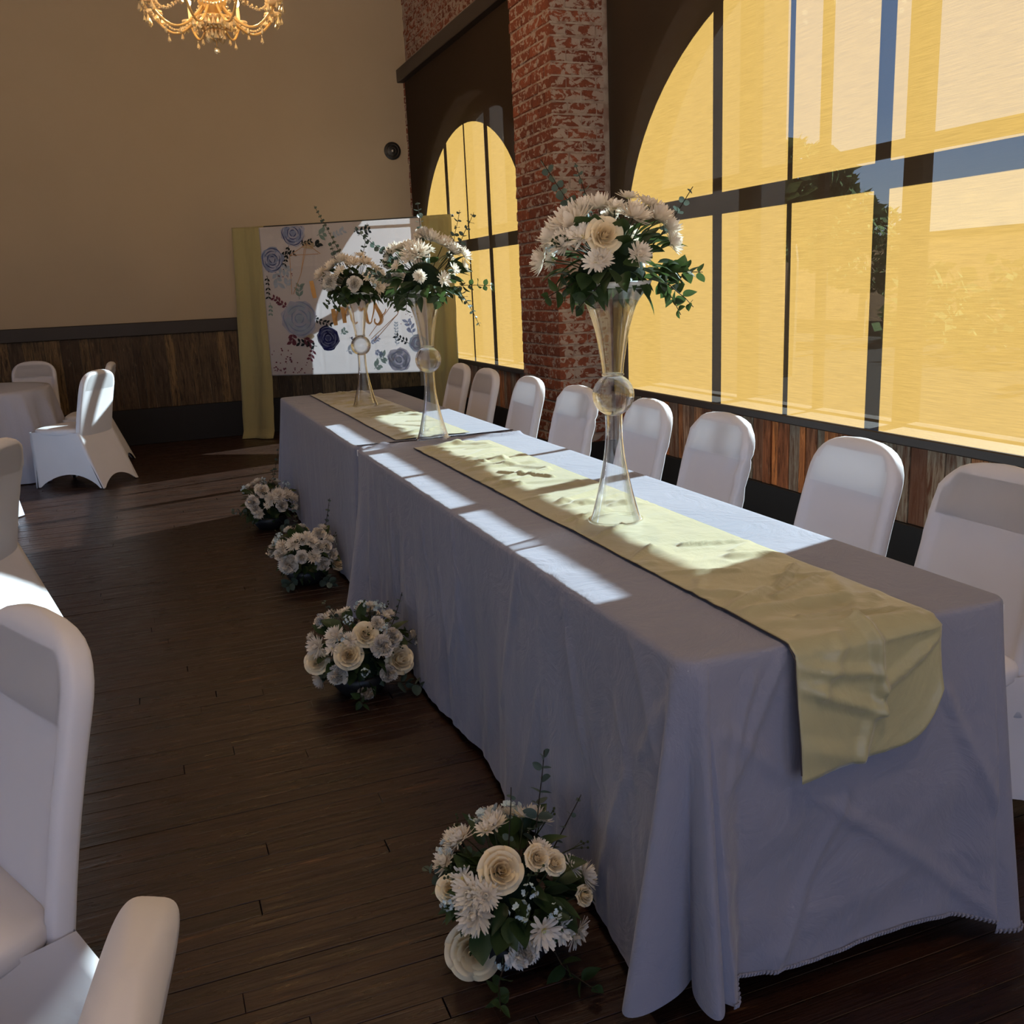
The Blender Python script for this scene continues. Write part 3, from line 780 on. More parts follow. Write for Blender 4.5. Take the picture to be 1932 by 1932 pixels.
# ================================================================== CHAIRS
def loop_rect(hx, hy, n, e=4.0):
    L = []
    for k in range(n):
        a = 2 * PI * k / n; c, s = math.cos(a), math.sin(a)
        L.append((hx * math.copysign(abs(c) ** (2 / e), c), hy * math.copysign(abs(s) ** (2 / e), s)))
    return L
def loft(rings, cap=True):
    n = len(rings[0]); vs_ = [p for r in rings for p in r]; fs = grid_faces(n, len(rings), True)
    if cap: fs.append(tuple(range(n))[::-1]); fs.append(tuple((len(rings) - 1) * n + k for k in range(n)))
    return vs_, fs
def chair_parts(front=.22, wr=0.0, seed=0):
    # backrest: slab with rounded top, leaning back, with the stretched cover sunk inside its border
    rings = []; nk = 56
    hs = [0, .04, .1, .2, .3, .4, .5, .58, .64, .70, .735, .75, .78, .82, .86, .90, .93, .955, .975, .99, 1.0]
    for h in hs:
        w = .208 - .012 * h
        if h > .76: w *= max(.0, 1 - ((h - .76) / .24) ** 2.7) ** (1 / 2.4)
        w = max(w, .012); th = .030 * (1 if h < .93 else max(.25, math.sqrt(max(0, 1 - ((h - .93) / .072) ** 2))))
        cy = -.190 - .142 * h + .012 * math.sin(PI * h); cz = .335 + .585 * h
        ring = []
        for (x, y) in loop_rect(w, th, nk, 4.2):
            if y > th * .5 and abs(x) < w:              # front face
                ed = min((w - abs(x)) / .040, (1.0 - h) / .10)
                y -= .0125 * sstep(.55, 1.25, ed) * (1 if h < .715 else .55)
                y -= .004 * sstep(.755, .735, h) * sstep(.5, 1.2, ed)
            zz = cz; n_ = wr * fbm(x * 16 + h * 10, h * 14 - x * 8, seed, 3)
            if abs(n_) > 0: y += n_ * (1 if y > 0 else -1) * sstep(.35, .8, h + abs(x) * .8)
            ring.append((x, cy + y, zz + y * .24))
        rings.append(ring)
    back = loft(rings)
    # seat
    rings = []
    for z, k in ((.425, .97), (.44, 1.0), (.462, 1.0), (.474, .97), (.482, .86), (.486, .6), (.487, .2)):
        hy = (front + .215) / 2 * k; cy = (front - .215) / 2
        rings.append([(x, cy + y, z) for x, y in loop_rect(.218 * k, hy, 40, 5)])
    seat = loft(rings)
    # skirt stretched from the seat to the four feet, arched hem between them
    tc = [(-.212, -.224), (.212, -.224), (.218, front + .002), (-.218, front + .002)]; tz = [.445, .445, .455, .455]
    fc = [(-.222, -.395), (.222, -.395), (.225, front + .012), (-.225, front + .012)]
    K = 16; NV = 12; vs_ = []
    for j in range(NV):
        v = j / (NV - 1)
        for s in range(4):
            a, b = s, (s + 1) % 4
            for i in range(K):
                u = i / K
                tx = tc[a][0] + (tc[b][0] - tc[a][0]) * u; ty = tc[a][1] + (tc[b][1] - tc[a][1]) * u
                zt = tz[a] + (tz[b] - tz[a]) * u
                if s in (1, 3): zt = tz[a] + (tz[b] - tz[a]) * sstep(0, .45, u if s == 1 else 1 - u) if s == 1 else tz[b] + (tz[a] - tz[b]) * sstep(0, .45, 1 - u)
                bx = fc[a][0] + (fc[b][0] - fc[a][0]) * u; by = fc[a][1] + (fc[b][1] - fc[a][1]) * u
                flat = max(0.0, 1 - abs(2 * u - 1) ** 5); ar = (.105 if s in (1, 3) else .085) * (math.sin(PI * min(1, max(0, (u - .06) / .88))) ** .75)
                zb = .006 + ar
                pin = .030 * math.sin(PI * u) * v ** 1.4
                dx, dy = ((0, 1), (-1, 0), (0, -1), (1, 0))[s]
                sag = .012 * math.sin(PI * v) * math.sin(PI * u)
                vs_.append((tx + (bx - tx) * v + dx * (pin + sag), ty + (by - ty) * v + dy * (pin + sag), zt + (zb - zt) * v))
    skirt = (vs_, grid_faces(4 * K, NV, True))
    legs = []
    for (x, y), (tx, ty) in zip(fc, tc):
        legs.append(MB().tube([(x * .95, y + (.012 if y < 0 else -.012), 0), (tx * .92, ty + (.03 if y < 0 else -.03), .43)], .011, 8).mesh('leg', M['black_metal'], True))
    bmh = mesh('backrest', *back, [M['chair_cloth'], M['chair_thin']])
    for p in bmh.polygons:
        c = p.center; h = (c.z - .335) / .585
        w_ = (.208 - .012 * h) * (1 if h < .76 else max(0, 1 - ((h - .76) / .24) ** 2.7) ** (1 / 2.4))
        if .742 < h < .945 and abs(c.x) < w_ - .03 and abs(c.x) < .17: p.material_index = 1
    return (bmh, mesh('seat', *seat, M['chair_cloth']), mesh('skirt', *skirt, M['chair_cloth']), legs)
CH_FULL = [chair_parts(.22, w, s) for w, s in ((0, 0), (.005, 3), (.009, 8))]
CH_TUCK = [chair_parts(.10, w, s) for w, s in ((0, 0), (.005, 5), (.009, 2))]
def chair(x, y, face, label, group, var=0, tuck=False):
    """face = angle (degrees) the sitter looks at, 0 = +X"""
    p = (CH_TUCK if tuck else CH_FULL)[var]
    t = thing('banquet_chair', label, 'chair', (x, y, 0), math.radians(face - 90), group)
    put('backrest', p[0], t); put('seat', p[1], t); put('skirt', p[2], t)
    for l in p[3]: put('leg', l, t)
    return t
GR = 'covered chairs along the window side of the head table'
W = 'white spandex-covered chair at the head table, '
right = [(6.25, 179, W + 'farthest of the row, beside the backdrop curtain', 0), (5.70, 181, W + 'second from the backdrop', 0),
         (4.99, 180, W + 'just before the brick pillar, smooth cover', 0), (4.33, 183, W + 'wrinkled cover in front of the brick pillar', 2),
         (3.63, 178, W + 'seen partly through the nearest glass vase', 1), (3.05, 181, W + 'wrinkled top corner, right of the nearest vase', 2),
         (2.32, 179, W + 'second nearest, smooth with a sunlit rim', 0), (1.78, 180, W + 'nearest of the row, gathered cover in shadow', 2)]
for y, a, lb, v in right: chair(1.71, y, a, lb, GR, v, True)
GL = 'covered chairs at the round tables'
chair(-.60, 8.43, 145, 'sunlit white covered chair at the far round table, striped by window shadows', GL)
chair(-.585, 9.30, 174, 'white covered chair half hidden behind the sunlit one', GL, 1, True)
chair(-1.02, 9.90, 262, 'white covered chair beyond the far round table, its top against the planks', GL, 0, True)
chair(-.88, 4.35, 160, 'white covered chair at the left picture edge, turned away, middle of the aisle', GL, 1)
chair(-.51, 1.60, 207, 'large white covered chair in the left foreground, front of its backrest in shade', GL)
chair(-.395, .765, 170, 'white covered chair in the bottom left corner, only its back edge showing', GL)

# ================================================================== ROUND TABLES
def round_table(x, y, label, clabel, seed, r=.76):
    t = thing('round_table', label, 'table', (x, y, 0), 0, 'round tables under pale cloths')
    MB().lathe([(.001, .72), (r - .02, .72), (r - .012, .73), (r - .02, .745), (.001, .745)], 48).obj('table_top', M['white_plastic'], t)
    MB().lathe([(.04, .03), (.04, .72)], 12).obj('pedestal', M['grey_metal'], t)
    MB().lathe([(.001, 0), (.28, 0), (.28, .02), (.05, .05), (.001, .05)], 24).obj('foot', M['grey_metal'], t)
    n = 220; prof = []; vs_ = []
    for q in (.002, .2, .4, .6, .8, .93): vs_ += [((r - .01) * q * math.cos(2 * PI * k / n), (r - .01) * q * math.sin(2 * PI * k / n), TZ - .005 + .002 * fbm(q * 3 * math.cos(2 * PI * k / n), q * 3 * math.sin(2 * PI * k / n), seed)) for k in range(n)]
    for j in range(32):
        v = j / 31
        for k in range(n):
            a = 2 * PI * k / n; f = .5 + .5 * math.sin(a * 15 + 2.2 * fbm(math.cos(a) * 2, math.sin(a) * 2, seed))
            f = f ** 1.5 * (.6 + .6 * fbm(math.cos(a) * 4, math.sin(a) * 4, seed + 3) + .3)
            rr = r + .006 * math.sin(min(1, v * 12) * PI / 2) + v ** .9 * (.025 + .135 * f)
            z = TZ - .005 - .006 * min(1, v * 12) - v * (TZ - .02)
            vs_.append((rr * math.cos(a), rr * math.sin(a), z))
    o = put('round_tablecloth', mesh('round_tablecloth', vs_, grid_faces(n, 38, True), M['round_cloth']), None, (x, y, 0))
    tag(o, clabel, 'tablecloth', 'pale cloths on the round tables')
round_table(-1.54, 9.26, 'far round table under its pale cloth by the plank wall', 'pale blue-grey cloth in folds on the far round table by the plank wall', 1.0)
round_table(-1.80, 7.20, 'middle round table left of the aisle, mostly outside the picture', 'pale blue-grey cloth of the middle round table, only a sunlit hem corner showing', 5.0)
# ================================================================== GLASS VASES
def vase(x, y, label, s=1.0):
    t = thing('glass_vase', label, 'vase', (x, y, TZ + .0105), 0, 'tall trumpet vases on the head table')
    def shell(prof, th):
        m = MB(); inner = [(max(.0012, r - th), z) for r, z in prof]
        m.lathe(prof + inner[::-1], 56, close=True); return m
    def smooth_prof(keys, n=40):
        out = []
        for i in range(n):
            q = i / (n - 1) * (len(keys) - 1); k = min(int(q), len(keys) - 2); f = q - k
            p0, p1, p2, p3 = keys[max(k - 1, 0)], keys[k], keys[k + 1], keys[min(k + 2, len(keys) - 1)]
            c = [.5 * (2 * p1[d] + (p2[d] - p0[d]) * f + (2 * p0[d] - 5 * p1[d] + 4 * p2[d] - p3[d]) * f * f + (3 * p1[d] - p0[d] - 3 * p2[d] + p3[d]) * f ** 3) for d in (0, 1)]
            out.append((c[0], c[1]))
        return out
    trum = smooth_prof([(.028, .408), (.030, .43), (.036, .47), (.043, .51), (.053, .55), (.067, .59), (.086, .62), (.099, .635)])
    shell(trum, .0055).obj('trumpet', M['glass'], t, True)
    ballp = [(max(.0065, .057 * math.sin(PI * (.06 + .88 * i / 32))), .352 - .057 * math.cos(PI * (.06 + .88 * i / 32))) for i in range(33)]
    shell(ballp, .005).obj('ball', M['glass'], t, True)
    MB().lathe([(.001, .400), (.022, .401), (.030, .405), (.031, .409), (.024, .412), (.001, .412)], 40).obj('collar', M['glass'], t, True)
    basep = smooth_prof([(.024, .300), (.0235, .27), (.0245, .23), (.030, .18), (.039, .13), (.050, .08), (.062, .035), (.071, .008), (.0745, .0)])
    shell(basep, .0055).obj('base', M['glass'], t, True)
    MB().lathe([(.070, .0), (.0765, .0), (.078, .003), (.0765, .006), (.071, .006)], 56, close=True).obj('foot_rim', M['glass'], t, True)
    return t
vase(1.185, 2.32, 'nearest tall clear glass trumpet vase, with a ball in its stem')
vase(1.174, 4.073, 'middle tall clear glass trumpet vase, standing at the seam of the two cloths')
vase(1.198, 5.549, 'farthest tall clear glass trumpet vase, in front of the printed backdrop')

# ================================================================== FLOWERS
def strip_petal(m, origin, R_, length, width, curl, cup, nv=5, tipw=.35, base=.25, lift=0.0):
    """a petal: v runs along its length (local +x), curl bends it up (+z)"""
    vs_ = []
    for j in range(nv):
        v = j / (nv - 1); w = width * (base + (1 - base) * math.sin(min(1.0, v * 1.25) * PI / 2)) * (1 if v < .72 else 1 - (1 - tipw) * ((v - .72) / .28) ** 1.5)
        a = curl * v; x = length * (math.sin(a) / a * v if abs(curl) > 1e-3 and a else v); z = length * ((1 - math.cos(a)) / a * v if abs(curl) > 1e-3 and a else 0) + lift * v
        for u in (-1, 0, 1): vs_.append(Vector((x, u * w, z + (cup * w if u else 0))))
    b = [origin + R_ @ p for p in vs_]; m.add(b, grid_faces(3, nv))
def petal_frame(az, el):
    return Matrix.Rotation(az, 3, 'Z') @ Matrix.Rotation(-el, 3, 'Y')
def mum_mesh(seed, big=True):
    r = random.Random(seed); m = MB(); layers = [(26, 1.0, -.12, .9), (24, .96, .18, .9), (22, .86, .48, 1.1), (18, .72, .80, 1.2), (14, .54, 1.10, 1.3), (9, .36, 1.36, 1.2)]
    for n, L, el, cu in layers:
        for i in range(n):
            strip_petal(m, Vector((0, 0, .05)), petal_frame(2 * PI * (i + r.random() * .7) / n, el + r.uniform(-.14, .14)), L * r.uniform(.86, 1.08), .075, cu * r.uniform(.5, 1.2), .35)
    return m.mesh('chrysanthemum', M['mum'], True)
def daisy_mesh(seed):
    r = random.Random(seed); m = MB()
    for n, L, el in ((14, 1.0, .12), (12, .92, .36), (8, .6, .8)):
        for i in range(n):
            strip_petal(m, Vector((0, 0, 0)), petal_frame(2 * PI * (i + r.random() * .5) / n, el + r.uniform(-.12, .12)), L * r.uniform(.85, 1.05), .105, r.uniform(-.1, .7), .3, 5, .45)
    return m.mesh('daisy', M['mum'], True)
def rose_mesh(seed):
    r = random.Random(seed); m = MB(); nu, nv = 11, 9
    for li, (n, R0, top, lean, curl) in enumerate(((3, .10, .60, -.04, .0), (4, .20, .62, -.03, .0), (5, .32, .58, .00, .02), (6, .45, .50, .05, .08), (6, .58, .36, .08, .16), (7, .70, .16, .10, .26))):
        off = r.uniform(0, 6)
        for i in range(n):
            az = off + 2 * PI * i / n + r.uniform(-.15, .15); span = 2 * PI / n * 1.55; tz = top + r.uniform(-.05, .05); vs_ = []
            for j in range(nv):
                v = j / (nv - 1)
                for k in range(nu):
                    u = 2 * k / (nu - 1) - 1; a = az + u * span * .5 * math.sin(PI * (.22 + .50 * v))
                    spir = .05 * u * (1 if li < 4 else .4)                      # one edge tucked under its neighbour
                    rad = max(.015, R0 * (.25 + .75 * math.sin(v * PI / 2) ** .7) + lean * v + spir * v + curl * v ** 4)
                    z = -.45 + (tz + .45) * v - (.20 + .10 * (li > 2)) * abs(u) ** 2.4 * v - curl * .55 * v ** 7
                    vs_.append((rad * math.cos(a), rad * math.sin(a), z))
            m.add(vs_, grid_faces(nu, nv))
    return m.mesh('rose', M['rose'], True)
def carnation_mesh(seed):
    r = random.Random(seed); m = MB()
    for n, el, L in ((10, -.10, 1.0), (10, .28, .98), (9, .62, .95), (8, .95, .88), (6, 1.25, .84)):
        for i in range(n):
            R_ = petal_frame(2 * PI * (i + r.random()) / n, el + r.uniform(-.26, .26)); vs_ = []; nu, nv = 9, 5; L_ = L * r.uniform(.74, 1.14)
            for j in range(nv):
                v = j / (nv - 1)
                for k in range(nu):
                    u = 2 * k / (nu - 1) - 1; w = .36 * (.2 + .8 * v ** .8)
                    fr = v ** 2 * .19 * (1 if k % 2 else -1) * r.uniform(.5, 1.3)
                    vs_.append(Vector((L_ * (v - .10 * u * u * v + (.05 if k % 2 else -.05) * (v > .9)), u * w, fr)))
            m.add([R_ @ p for p in vs_], grid_faces(nu, nv))
    return m.mesh('carnation', M['carnation'], True)
def filler_mesh(seed):
    r = random.Random(seed); m = MB()
    for i in range(16):
        a, b = r.uniform(0, 2 * PI), r.uniform(-.3, 1); c = Vector((math.cos(a) * math.sqrt(1 - b * b), math.sin(a) * math.sqrt(1 - b * b), b)) * r.uniform(.55, .95)
        q = c.normalized(); R_ = q.to_track_quat('Z', 'Y').to_matrix()
        for k in range(5): strip_petal(m, c, R_ @ petal_frame(2 * PI * k / 5 + r.random(), .35), .30, .13, .3, .2, 3, .6)
    return m.mesh('filler_blossom', M['filler'], True)
def leaf_mesh(name, L, w, mat, seed, fold=.25, bend=.5, round_=False):
    vs_ = []; nv = 8
    for j in range(nv):
        v = j / (nv - 1); ww = w * (math.sin(PI * v ** (.85 if round_ else .75)) ** (.6 if round_ else .9)) + .0004
        a = bend * v; x = L * v; z = -L * bend * .5 * v * v
        for u in (-1, -.5, 0, .5, 1): vs_.append((x, u * ww, z + fold * ww * u * u))
    return mesh(name, vs_, grid_faces(5, nv), mat)
MUMS = [mum_mesh(s) for s in (1, 2, 3)]; DAISY = [daisy_mesh(s) for s in (4, 5, 6)]; ROSE = [rose_mesh(s) for s in (7, 8)]
CARN = [carnation_mesh(s) for s in (9, 10, 11)]; FILL = [filler_mesh(s) for s in (12, 13)]
EYE = MB().ball((0, 0, .05), .16, 10, 6, .6).mesh('flower_eye', M['daisy_eye'], True)
LEAF = [leaf_mesh('leaf', 1, .30, M['leaf'], 1), leaf_mesh('leaf', 1, .20, M['leaf'], 2, .3, .8), leaf_mesh('leaf', 1, .38, M['leaf'], 3, .2, .3)]
EUL = leaf_mesh('leaf', 1, .46, M['euca'], 4, .15, .15, True); EULN = leaf_mesh('leaf', 1, .34, M['euca'], 5, .2, .3, True)
KIND = dict(mum=('chrysanthemum', MUMS, .62), daisy=('daisy', DAISY, .35), rose=('rose', ROSE, .85), carnation=('carnation', CARN, .7), filler=('filler_blossom', FILL, .9))
def aim(d, roll): return (Vector(d).normalized().to_track_quat('Z', 'Y').to_matrix() @ Matrix.Rotation(roll, 3, 'Z')).to_euler()
def sprig(parent, p0, p1, n, ls, r, mat='twig', leafm=None, sag=0.0, pair=True, thick=.0016):
    p0, p1 = Vector(p0), Vector(p1); pts = []
    side = (p1 - p0).orthogonal().normalized()
    for i in range(7):
        f = i / 6; pts.append(p0.lerp(p1, f) + side * .012 * math.sin(PI * f) * r.uniform(.5, 1.2) + Vector((0, 0, -sag * f * f)))
    s = MB().tube(pts, [thick * (1.25 - .6 * i / 6) for i in range(7)], 5).obj('sprig', M[mat], parent, True)
    for i in range(n):
        f = .22 + .78 * (i + .5) / n; q = f * 6; k = min(5, int(q)); c = pts[k].lerp(pts[k + 1], q - k); d = (pts[k + 1] - pts[k]).normalized()
        for sgn in ((1, -1) if pair else ((1,) if i % 2 else (-1,))):
            o = (d.orthogonal().normalized()); o = Matrix.Rotation(i * 1.57 + r.uniform(-.3, .3), 3, d) @ o * sgn
            v = (o + d * .35 + Vector((0, 0, r.uniform(-.15, .1)))).normalized(); sz = ls * (1.1 - .55 * f) * r.uniform(.8, 1.15)
            z = v.orthogonal().normalized(); R_ = Matrix((v, z.cross(v), z)).transposed()
            R_ = R_ @ Matrix.Rotation(r.uniform(-1.2, 1.2), 3, 'X')
            put('leaf', leafm or EUL, s, c, R_.to_euler(), sz)
    return s
def arrangement(name, label, group, c, flowers, rx, rz, seed, tall, sprigs=(), extra=19, leaves=70):
    r = random.Random(seed); base_z = (TZ + .0105 + .636) if tall else 0.0
    t = thing(name, label, 'flowers', (c[0], c[1], base_z), 0, group); dz = c[2] - base_z; ctr = Vector((0, 0, dz))
    if tall:
        MB().lathe([(.001, .0), (.075, .0), (.104, .006), (.107, .014), (.100, .016), (.07, .008), (.001, .008)], 40).obj('dish', M['white_plastic'], t, True)
        fz = .012
    else:
        MB().lathe([(.001, 0), (.075, 0), (.105, .04), (.110, .075), (.102, .078), (.001, .07)], 32).obj('bowl', M['black_plastic'], t, True); fz = .05
    fm = MB(); prof = [(.001, fz)] + [(rx * .48 * math.cos(a), fz + max(.02, (dz - fz) + rz * .40) * math.sin(a)) for a in [PI / 2 * i / 8 for i in range(8)]] + [(.001, fz + (dz - fz) + rz * .4)]
    fm.lathe(prof, 20); fm.v = [(v[0] * (1 + .12 * fbm(v[0] * 30, v[1] * 30, v[2] * 30)), v[1] * (1 + .12 * fbm(v[1] * 30, v[2] * 30, v[0] * 30)), v[2]) for v in fm.v]
    fm.obj('foam', M['foam'], t, True)
    def add_flower(kind, p, size):
        nm, ms, bk = KIND[kind]; p = Vector(p); d = p + Vector((0, 0, .10 * rz)); d.z += .02
        d = (d + Vector((r.uniform(-.3, .3), r.uniform(-.3, .3), r.uniform(-.1, .3))) * p.length * .6).normalized()
        if kind == 'rose': d = Vector((d.x * .6, d.y - .7, .30)).normalized() if tall else Vector((d.x * .55, d.y - .55, d.z * .3 + .60)).normalized()
        size = size * (1.14 if kind == 'rose' or c[1] < 2.5 else 1.0)
        q = ctr + p - d * size * .35
        if q.z < .03 and not tall: q.z = .03
        o = put(nm, ms[r.randrange(len(ms))], t, q, aim(d, r.uniform(0, 6.28)), size * r.uniform(.95, 1.08))
        if kind == 'daisy': put('flower_eye', EYE, o)
        b0 = Vector((p.x * .15, p.y * .15, fz + .02)); e0 = q
        MB().tube([b0, b0.lerp(e0, .5) + Vector((0, 0, .01)), e0 - d * size * .05], .0017, 5).obj('stem', M['stem'], t, True)
    for k, x, y, z, s in flowers: add_flower(k, (x, y, z), s)
    for i in range(extra):        # the far side, out of the camera's sight, and gaps
        a = r.uniform(.05, 1.0) * PI if i < extra * .75 else r.uniform(0, 2 * PI); b = r.uniform(.0, 1.0); q = math.sqrt(1 - b * b)
        p = (rx * .95 * q * math.cos(a), rx * .95 * q * math.sin(a), rz * .95 * b)
        add_flower(r.choice(('mum', 'daisy', 'carnation', 'mum', 'filler')), p, r.uniform(.022, .036))
    for i in range(leaves):
        a = r.uniform(0, 2 * PI); b = r.uniform(-.9, .95) if i % 3 else r.uniform(-.9, -.2); q = math.sqrt(1 - b * b)
        d = Vector((q * math.cos(a), q * math.sin(a), b * .8)); p = ctr + Vector((d.x * rx, d.y * rx, d.z * rz)) * r.uniform(.45, .80)
        lo = .03 if not tall else -.01
        if p.z < lo: p.z = lo + r.uniform(0, .02)
        v = (d + Vector((r.uniform(-.5, .5), r.uniform(-.5, .5), r.uniform(-.35, .4)))).normalized(); z = (Vector((0, 0, 1)) - v * v.z)
        z = z.normalized() if z.length > .05 else v.orthogonal(); R_ = Matrix((v, z.cross(v), z)).transposed() @ Matrix.Rotation(r.uniform(-.7, .7), 3, 'X')
        L = r.uniform(.05, .085)
        if not tall and p.z + v.z * L < .012: v = v; R_ = R_ @ Matrix.Rotation(-.6, 3, 'Y')
        put('leaf', r.choice(LEAF), t, p, R_.to_euler(), L)
    for sp in sprigs: sprig(t, sp[0], sp[1], sp[2], sp[3], r, 'twig', sp[4] if len(sp) > 4 else None, sp[5] if len(sp) > 5 else 0.0)
    for i in range(6):            # fine filler twigs
        a = r.uniform(0, 2 * PI); b = r.uniform(.1, .9); d = Vector((math.cos(a), math.sin(a), b)).normalized(); e0 = ctr + Vector((d.x * rx, d.y * rx, d.z * rz)) * 1.05
        if e0.z < .04 and not tall: e0.z = .05
        st = MB().tube([ctr + d * rx * .3, e0], .0013, 4); 
        for k in range(5):
            o = e0 + Vector((r.uniform(-1, 1), r.uniform(-1, 1), r.uniform(-.4, 1))) * .018; st.tube([e0 - d * .02, o], .0007, 3, False); st.ball(o, .0032, 6, 4)
        st.obj('berry_twig', M['stem'], t, True)
    return t
FL = {
'V1':((1.185, 2.32, 1.475),[('rose',-0.085,-0.144,0.065,0.038),('mum',-0.125,-0.021,0.11,0.06),('mum',-0.15,0.049,0.078,0.049),('mum',-0.177,0.074,0.013,0.041),('mum',-0.164,-0.055,0.053,0.039),('mum',-0.035,-0.002,0.151,0.046),('daisy',-0.01,-0.05,0.144,0.037),('daisy',0.034,-0.043,0.167,0.032),('daisy',0.09,-0.072,0.145,0.029),('mum',0.016,-0.113,0.118,0.048),('mum',0.107,-0.074,0.114,0.049),('mum',0.135,-0.087,0.079,0.041),('mum',0.118,-0.133,0.041,0.034),('daisy',-0.118,-0.142,0,0.03),('daisy',-0.132,-0.098,0.069,0.041),('mum',-0.069,0.015,0.147,0.038),('daisy',0.077,-0.063,0.151,0.035),('daisy',-0.147,-0.081,0.064,0.033)]),
'V2':((1.174, 4.073, 1.475),[('mum',-0.057,-0.122,0.113,0.073),('mum',0.044,-0.026,0.169,0.061),('mum',0.093,-0.039,0.146,0.061),('mum',0.129,-0.048,0.116,0.052),('daisy',0.042,-0.185,-0.01,0.041),('mum',0.179,-0.066,0.09,0.043),('daisy',0.18,-0.062,0.043,0.038),('mum',-0.121,0.024,0.122,0.052),('daisy',-0.079,-0.017,0.145,0.042),('daisy',0.1,-0.157,0.032,0.032),('daisy',-0.147,-0.103,0.053,0.028),('carnation',0.012,-0.018,0.182,0.043),('daisy',0.145,-0.057,0.129,0.038),('daisy',-0.1,-0.129,0.082,0.032)]),
'V3':((1.198, 5.549, 1.47),[('mum',-0.137,0.021,0.112,0.057),('mum',-0.076,0.008,0.144,0.057),('carnation',-0.17,-0.08,0.023,0.056),('carnation',-0.05,-0.183,0.002,0.046),('mum',-0.031,-0.105,0.127,0.056),('mum',0.044,-0.105,0.124,0.05),('daisy',0.088,-0.117,0.099,0.044),('daisy',0.035,-0.18,0.042,0.04),('mum',0.102,-0.159,-0.018,0.046),('mum',-0.199,0.033,0.069,0.051),('daisy',-0.112,-0.115,0.083,0.043),('daisy',-0.046,0.001,0.155,0.041),('mum',0.116,-0.135,0.054,0.044),('daisy',0.036,-0.018,0.169,0.044)]),
'F1':((0.6, 1.72, 0.17),[('rose',-0.05,-0.11,0.106,0.042),('rose',-0.11,-0.071,-0.098,0.051),('rose',-0.149,-0.052,0.055,0.026),('rose',0.032,-0.109,0.112,0.023),('rose',0.068,-0.114,0.094,0.023),('mum',-0.119,-0.099,0.062,0.039),('mum',-0.119,-0.118,0.026,0.039),('mum',-0.093,-0.121,0.067,0.03),('daisy',-0.126,-0.064,0.083,0.026),('daisy',0.018,-0.166,-0.026,0.038),('daisy',0.066,-0.143,-0.055,0.034),('carnation',-0.022,-0.148,-0.072,0.036),('daisy',0.116,-0.133,-0.074,0.027),('daisy',0.101,-0.139,-0.082,0.029),('mum',0.163,-0.068,0.008,0.035),('daisy',0.116,-0.099,0.066,0.026),('rose',0.146,-0.091,-0.024,0.02),('filler',-0.034,-0.16,0.04,0.021),('filler',-0.01,-0.15,0.069,0.018),('filler',-0.156,-0.058,0.03,0.017),('filler',-0.061,-0.11,-0.118,0.015),('filler',0.046,-0.163,0.015,0.016)]),
'F2':((0.605, 3.26, 0.17),[('rose',0.127,-0.139,-0.02,0.046),('rose',-0.067,-0.171,0.04,0.045),('rose',0.004,-0.15,0.098,0.041),('rose',-0.169,-0.086,0.005,0.038),('carnation',0.055,-0.171,0.051,0.038),('carnation',-0.113,-0.143,-0.044,0.036),('carnation',-0.006,-0.102,-0.162,0.035),('carnation',0.073,-0.158,-0.065,0.035),('carnation',0.103,-0.139,0.067,0.038),('carnation',0.213,-0.046,0.015,0.028),('carnation',0.055,-0.117,0.118,0.029),('mum',-0.166,-0.07,0.052,0.042),('mum',-0.104,-0.109,0.098,0.042),('mum',-0.163,-0.033,-0.093,0.039),('daisy',-0.12,-0.129,0.061,0.03),('mum',-0.055,-0.148,0.089,0.03),('filler',-0.02,-0.185,-0.032,0.019),('filler',-0.083,-0.134,0.089,0.023),('filler',0.073,-0.13,0.099,0.023),('filler',-0.045,-0.084,0.138,0.021)]),
'F3':((0.65, 4.72, 0.16),[('carnation',-0.112,-0.132,-0.021,0.054),('mum',0.017,-0.173,0.016,0.043),('carnation',-0.044,-0.168,0.019,0.037),('carnation',0.062,-0.159,-0.035,0.038),('mum',-0.075,-0.127,0.08,0.045),('mum',-0.13,-0.085,0.07,0.04),('carnation',-0.141,-0.099,0.029,0.035),('mum',-0.002,-0.123,0.107,0.043),('mum',0.018,-0.145,0.082,0.037),('carnation',0.069,-0.094,0.112,0.038),('carnation',0.085,-0.142,0.048,0.035),('carnation',0.118,-0.129,-0.001,0.032),('rose',0.156,-0.054,-0.068,0.033),('mum',0.112,-0.1,0.077,0.032),('daisy',-0.049,-0.108,0.11,0.032)]),
'F4':((0.63, 6.02, 0.165),[('mum',0.054,-0.159,0.073,0.057),('mum',-0.085,-0.165,-0.032,0.044),('carnation',-0.113,-0.144,0.041,0.044),('carnation',0.064,-0.179,0.002,0.04),('daisy',0.148,-0.112,-0.032,0.037),('carnation',-0.045,-0.134,0.104,0.044),('mum',0.002,-0.177,0.056,0.047),('mum',0.115,-0.132,0.061,0.044),('carnation',-0.104,-0.159,-0.001,0.037),('mum',0.152,-0.108,0.031,0.037)]),
}
GT, GF = 'tall vase bouquets on the head table', 'floor bouquets along the head table'
def arr(key, name, label, group, rx, rz, seed, tall, **kw): return arrangement(name, label, group, FL[key][0], FL[key][1], rx, rz, seed, tall, **kw)
